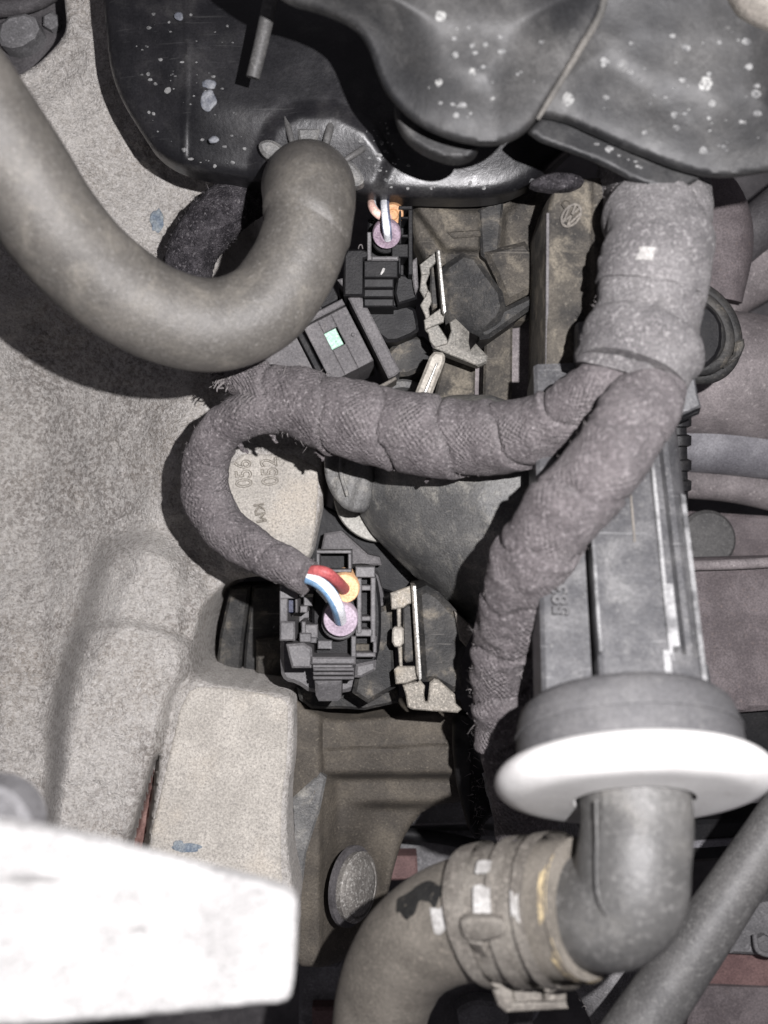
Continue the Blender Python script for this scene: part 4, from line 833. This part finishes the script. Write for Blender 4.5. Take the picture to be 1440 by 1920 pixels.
# ------------------------------------------------------------------ BOTTOM RIGHT, RIGHT EDGE AND WHAT LIES BEHIND
t = thing('drain_hose', 'straight grey hose crossing the bottom right corner at a slant', 'hose', (1320, 1740, 250))
part('tube', G().tube([(1540, 1420, 250, 44), (1448, 1557, 270, 47), (1330, 1735, 300, 53), (1187, 1944, 320, 60), (1120, 2040, 330, 62)], 10, 48), rubber_dark, t, ang=80)
t = thing('fleece_bundle', 'pale grey fleece covered bundle showing above and below the muddy hose', 'cable', (1060, 1700, -60))
FB = [(950, 1430, -40, 50), (985, 1510, -20, 64), (1040, 1620, -20, 72), (1095, 1740, 0, 76), (1150, 1860, 20, 62), (1175, 1960, 20, 50)]
part('sleeve', G().tube(FB, 7, 40, rf=lambda s, th, r: 3 * vnoise(s + 0 * th, th * 20, .06)), fleece_grey, t, ang=80); lint([FB], 350, t, (5, 14))
t = thing('rubber_flap', 'ragged black rubber flap hanging left of the white ring', 'flap', (890, 1470, -100))
part('flap', G().relief([(848, 1335), (888, 1340), (890, 1400), (905, 1440), (950, 1470), (935, 1520), (905, 1545), (900, 1580), (880, 1560), (862, 1500), (850, 1430)], lambda x, y, d: -90 - .5 * np.abs(x - 880) + 8 * vnoise(x, y, .05), 4, r=8, rnd=1, depth=30), conn_dark, t)
lint([[(882, 1350, -84, 5), (888, 1450, -84, 5), (900, 1570, -84, 5)]], 90, t, (8, 20))

t = thing('corrugated_boot', 'black corrugated rubber boot peeping out right of the harness trunk', 'boot', (1345, 620, 0))
for i, (rr, zz, r0) in enumerate(((74, -20, 14), (60, 8, 14), (45, 30, 13))):
    arc = [(1300 + rr * 1.05 * math.cos(a), 622 + rr * 1.12 * math.sin(a) + .25 * rr * math.cos(a), zz, r0) for a in np.linspace(-1.75, 1.65, 16)]
    part('fold', G().tube(arc, 5, 20), inj_m, t)
part('core', G().prism(blob(1302, 628, 56, 64, 18, .03), 50, -120, 8), conn_dark, t)
part('nub', G().prism([(1380, 640), (1396, 634), (1398, 648), (1390, 668), (1360, 690), (1354, 686), (1376, 664)], 10, -40, 4), inj_m, t)
t = thing('rail_bracket', 'small grey angled bracket right of the harness fork', 'bracket', (1280, 755, 180))
part('face', G().prism([(1292, 690), (1300, 680), (1309, 738), (1316, 762), (1268, 784), (1240, 792), (1262, 760)], 250, 200, 4), rail_m, t)
part('lip', G().prism([(1316, 763), (1312, 776), (1244, 806), (1240, 794), (1268, 786)], 246, 190, 4), conn_dark, t)
t = thing('ribbed_tube', 'black ribbed tube just right of the grey rail', 'tube', (1290, 860, 60))
for i, yy in enumerate((790, 826, 872, 910)):
    part('ring', G().lathe(tuple(W(1270, yy, 120) / S), (0, 1, .1), [(-11, 18), (-8, 24 ), (8, 24), (11, 18)], 32), conn_dark, t)
part('core', G().tube([(1268, 760, 120, 18), (1270, 850, 120, 18), (1272, 960, 120, 18)], 10, 24), conn_dark, t)

def pipe(name, label, cat, pts, mat, base, group=None, seg=48):
    return part(name, G().tube(pts, 14, seg), mat, base=base, label=label, cat=cat, group=group, ang=80)
pipe('mauve_pipe', 'wide blurred mauve pipe right of the corrugated boot', 'pipe', [(1180, 700, -420, 125), (1350, 705, -420, 122), (1520, 730, -420, 118)], mauve, (1350, 700, -500))
pipe('blue_grey_pipe', 'blurred blue grey pipe below the wide mauve pipe', 'pipe', [(1180, 815, -440, 62), (1350, 828, -440, 62), (1540, 850, -440, 60)], bluegrey, (1350, 830, -500))
pipe('brown_pipe', 'thin brown pipe under the blue grey pipe at the right edge', 'pipe', [(1240, 900, -470, 32), (1380, 912, -470, 32), (1540, 950, -470, 32)], mauve, (1380, 910, -520))
pipe('maroon_pipe', 'short maroon pipe below the air duct at the right', 'pipe', [(1240, 330, -330, 60), (1320, 372, -330, 62), (1350, 450, -340, 60), (1330, 560, -360, 60)], mauve_dark, (1320, 390, -400))
pipe('slanted_pipe', 'grey pipe slanting under the air duct at the right edge', 'pipe', [(1540, 330, -380, 45), (1440, 410, -390, 45), (1340, 500, -410, 45), (1260, 600, -420, 45)], dark_metal, (1420, 430, -440))
pipe('brown_tube', 'brownish tube crossing the upper right edge above the mauve pipe', 'pipe', [(1540, 440, -440, 60), (1430, 500, -450, 60), (1330, 560, -460, 60)], mauve, (1420, 500, -500))
t = thing('side_panel', 'mauve brown metal panel right of the grey rail', 'panel', (1400, 1180, -300))
part('sheet', G().relief([(1180, 1050), (1560, 1040), (1560, 1320), (1440, 1332), (1180, 1350)], lambda x, y, d: -260 + .25 * (y - 1200) + 5 * vnoise(x, y, .015), 8, r=14, rnd=1, depth=60), mauve_dark, t)
part('top_lip', G().tube([(1180, 1062, -270, 10), (1380, 1058, -270, 10), (1560, 1046, -270, 10)], 14, 16), mauve, t)
part('dark_step', G().prism([(1180, 1340), (1560, 1322), (1560, 1420), (1440, 1412), (1180, 1430)], -290, -360, 6), conn_dark, t)
t = thing('round_plug', 'dark round plug behind the rail above the mauve panel', 'plug', (1335, 1005, -400))
part('plug', G().lathe(tuple(W(1330, 1010, -420) / S), (.1, .1, 1), [(-60, 66), (-8, 66), (0, 58), (0, 2)], 48), rubber_dark, t)
part('shelf', G().prism([(1240, 955), (1560, 975), (1560, 1050), (1240, 1052)], -450, -500, 6), mauve_dark, t)

bt = thing('subframe', 'dark blurred subframe with maroon paint in the gap under the flange', 'subframe', (850, 1700, -560))
part('beam', G().prism([(690, 1560), (1000, 1560), (1010, 1640), (690, 1650)], -520, -600, 10), grey_metal, bt)
part('beam', G().prism([(700, 1500), (900, 1508), (960, 1545), (700, 1552)], -460, -560, 8), grey_metal, bt)
part('tab', G().prism([(716, 1606), (782, 1606), (784, 1650), (716, 1652)], -440, -500, 5), maroon, bt)
part('strut', G().tube([(720, 1560, -420, 12), (830, 1572, -420, 12), (960, 1600, -420, 12)], 10, 16), conn_dark, bt)
part('post', G().prism([(560, 1806), (640, 1806), (650, 1960), (560, 1960)], -420, -520, 8), grey_metal, bt)
part('post', G().prism([(585, 1890), (640, 1890), (640, 2000), (585, 2000)], -380, -440, 6), maroon, bt)
part('plate', G().prism([(800, 1800), (1000, 1860), (1000, 2000), (800, 2000)], -480, -560, 8), dark_metal, bt)
part('lug', G().prism(blob(905, 1910, 50, 34, 14, .1), -430, -480, 8, rnd=1), grey_metal, bt)
part('lug', G().prism(blob(960, 1890, 60, 40, 14, .1), -520, -560, 8, rnd=1), bluegrey, bt)
fr = thing('front_crossmember', 'dark crossmember with maroon edges in the bottom right corner', 'crossmember', (1400, 1700, -420))
part('rail', G().prism([(1280, 1540), (1560, 1530), (1560, 1600), (1280, 1620)], -300, -420, 8), conn_dark, fr)
part('edge', G().prism([(1290, 1578), (1560, 1560), (1560, 1572), (1290, 1592)], -292, -310, 2), bluegrey, fr)
part('panel', G().prism([(1380, 1700), (1560, 1680), (1560, 1800), (1370, 1790)], -360, -430, 8), grey_metal, fr)
part('panel', G().prism([(1240, 1740), (1560, 1790), (1560, 1860), (1220, 1850)], -400, -470, 8), maroon, fr)
part('panel', G().prism([(1300, 1850), (1560, 1860), (1560, 2000), (1280, 2000)], -380, -470, 8), mauve_dark, fr)
part('bolt_head', G().lathe(tuple(W(1428, 1768, -350) / S), (0, 0, 1), [(0, 24), (16, 24), (22, 16)], 6), grey_metal, fr)
part('hook', G().tube([(1415, 1752, -330, 5), (1420, 1780, -320, 5), (1440, 1790, -320, 5), (1470, 1785, -320, 5)], 6, 12), grey_metal, fr)
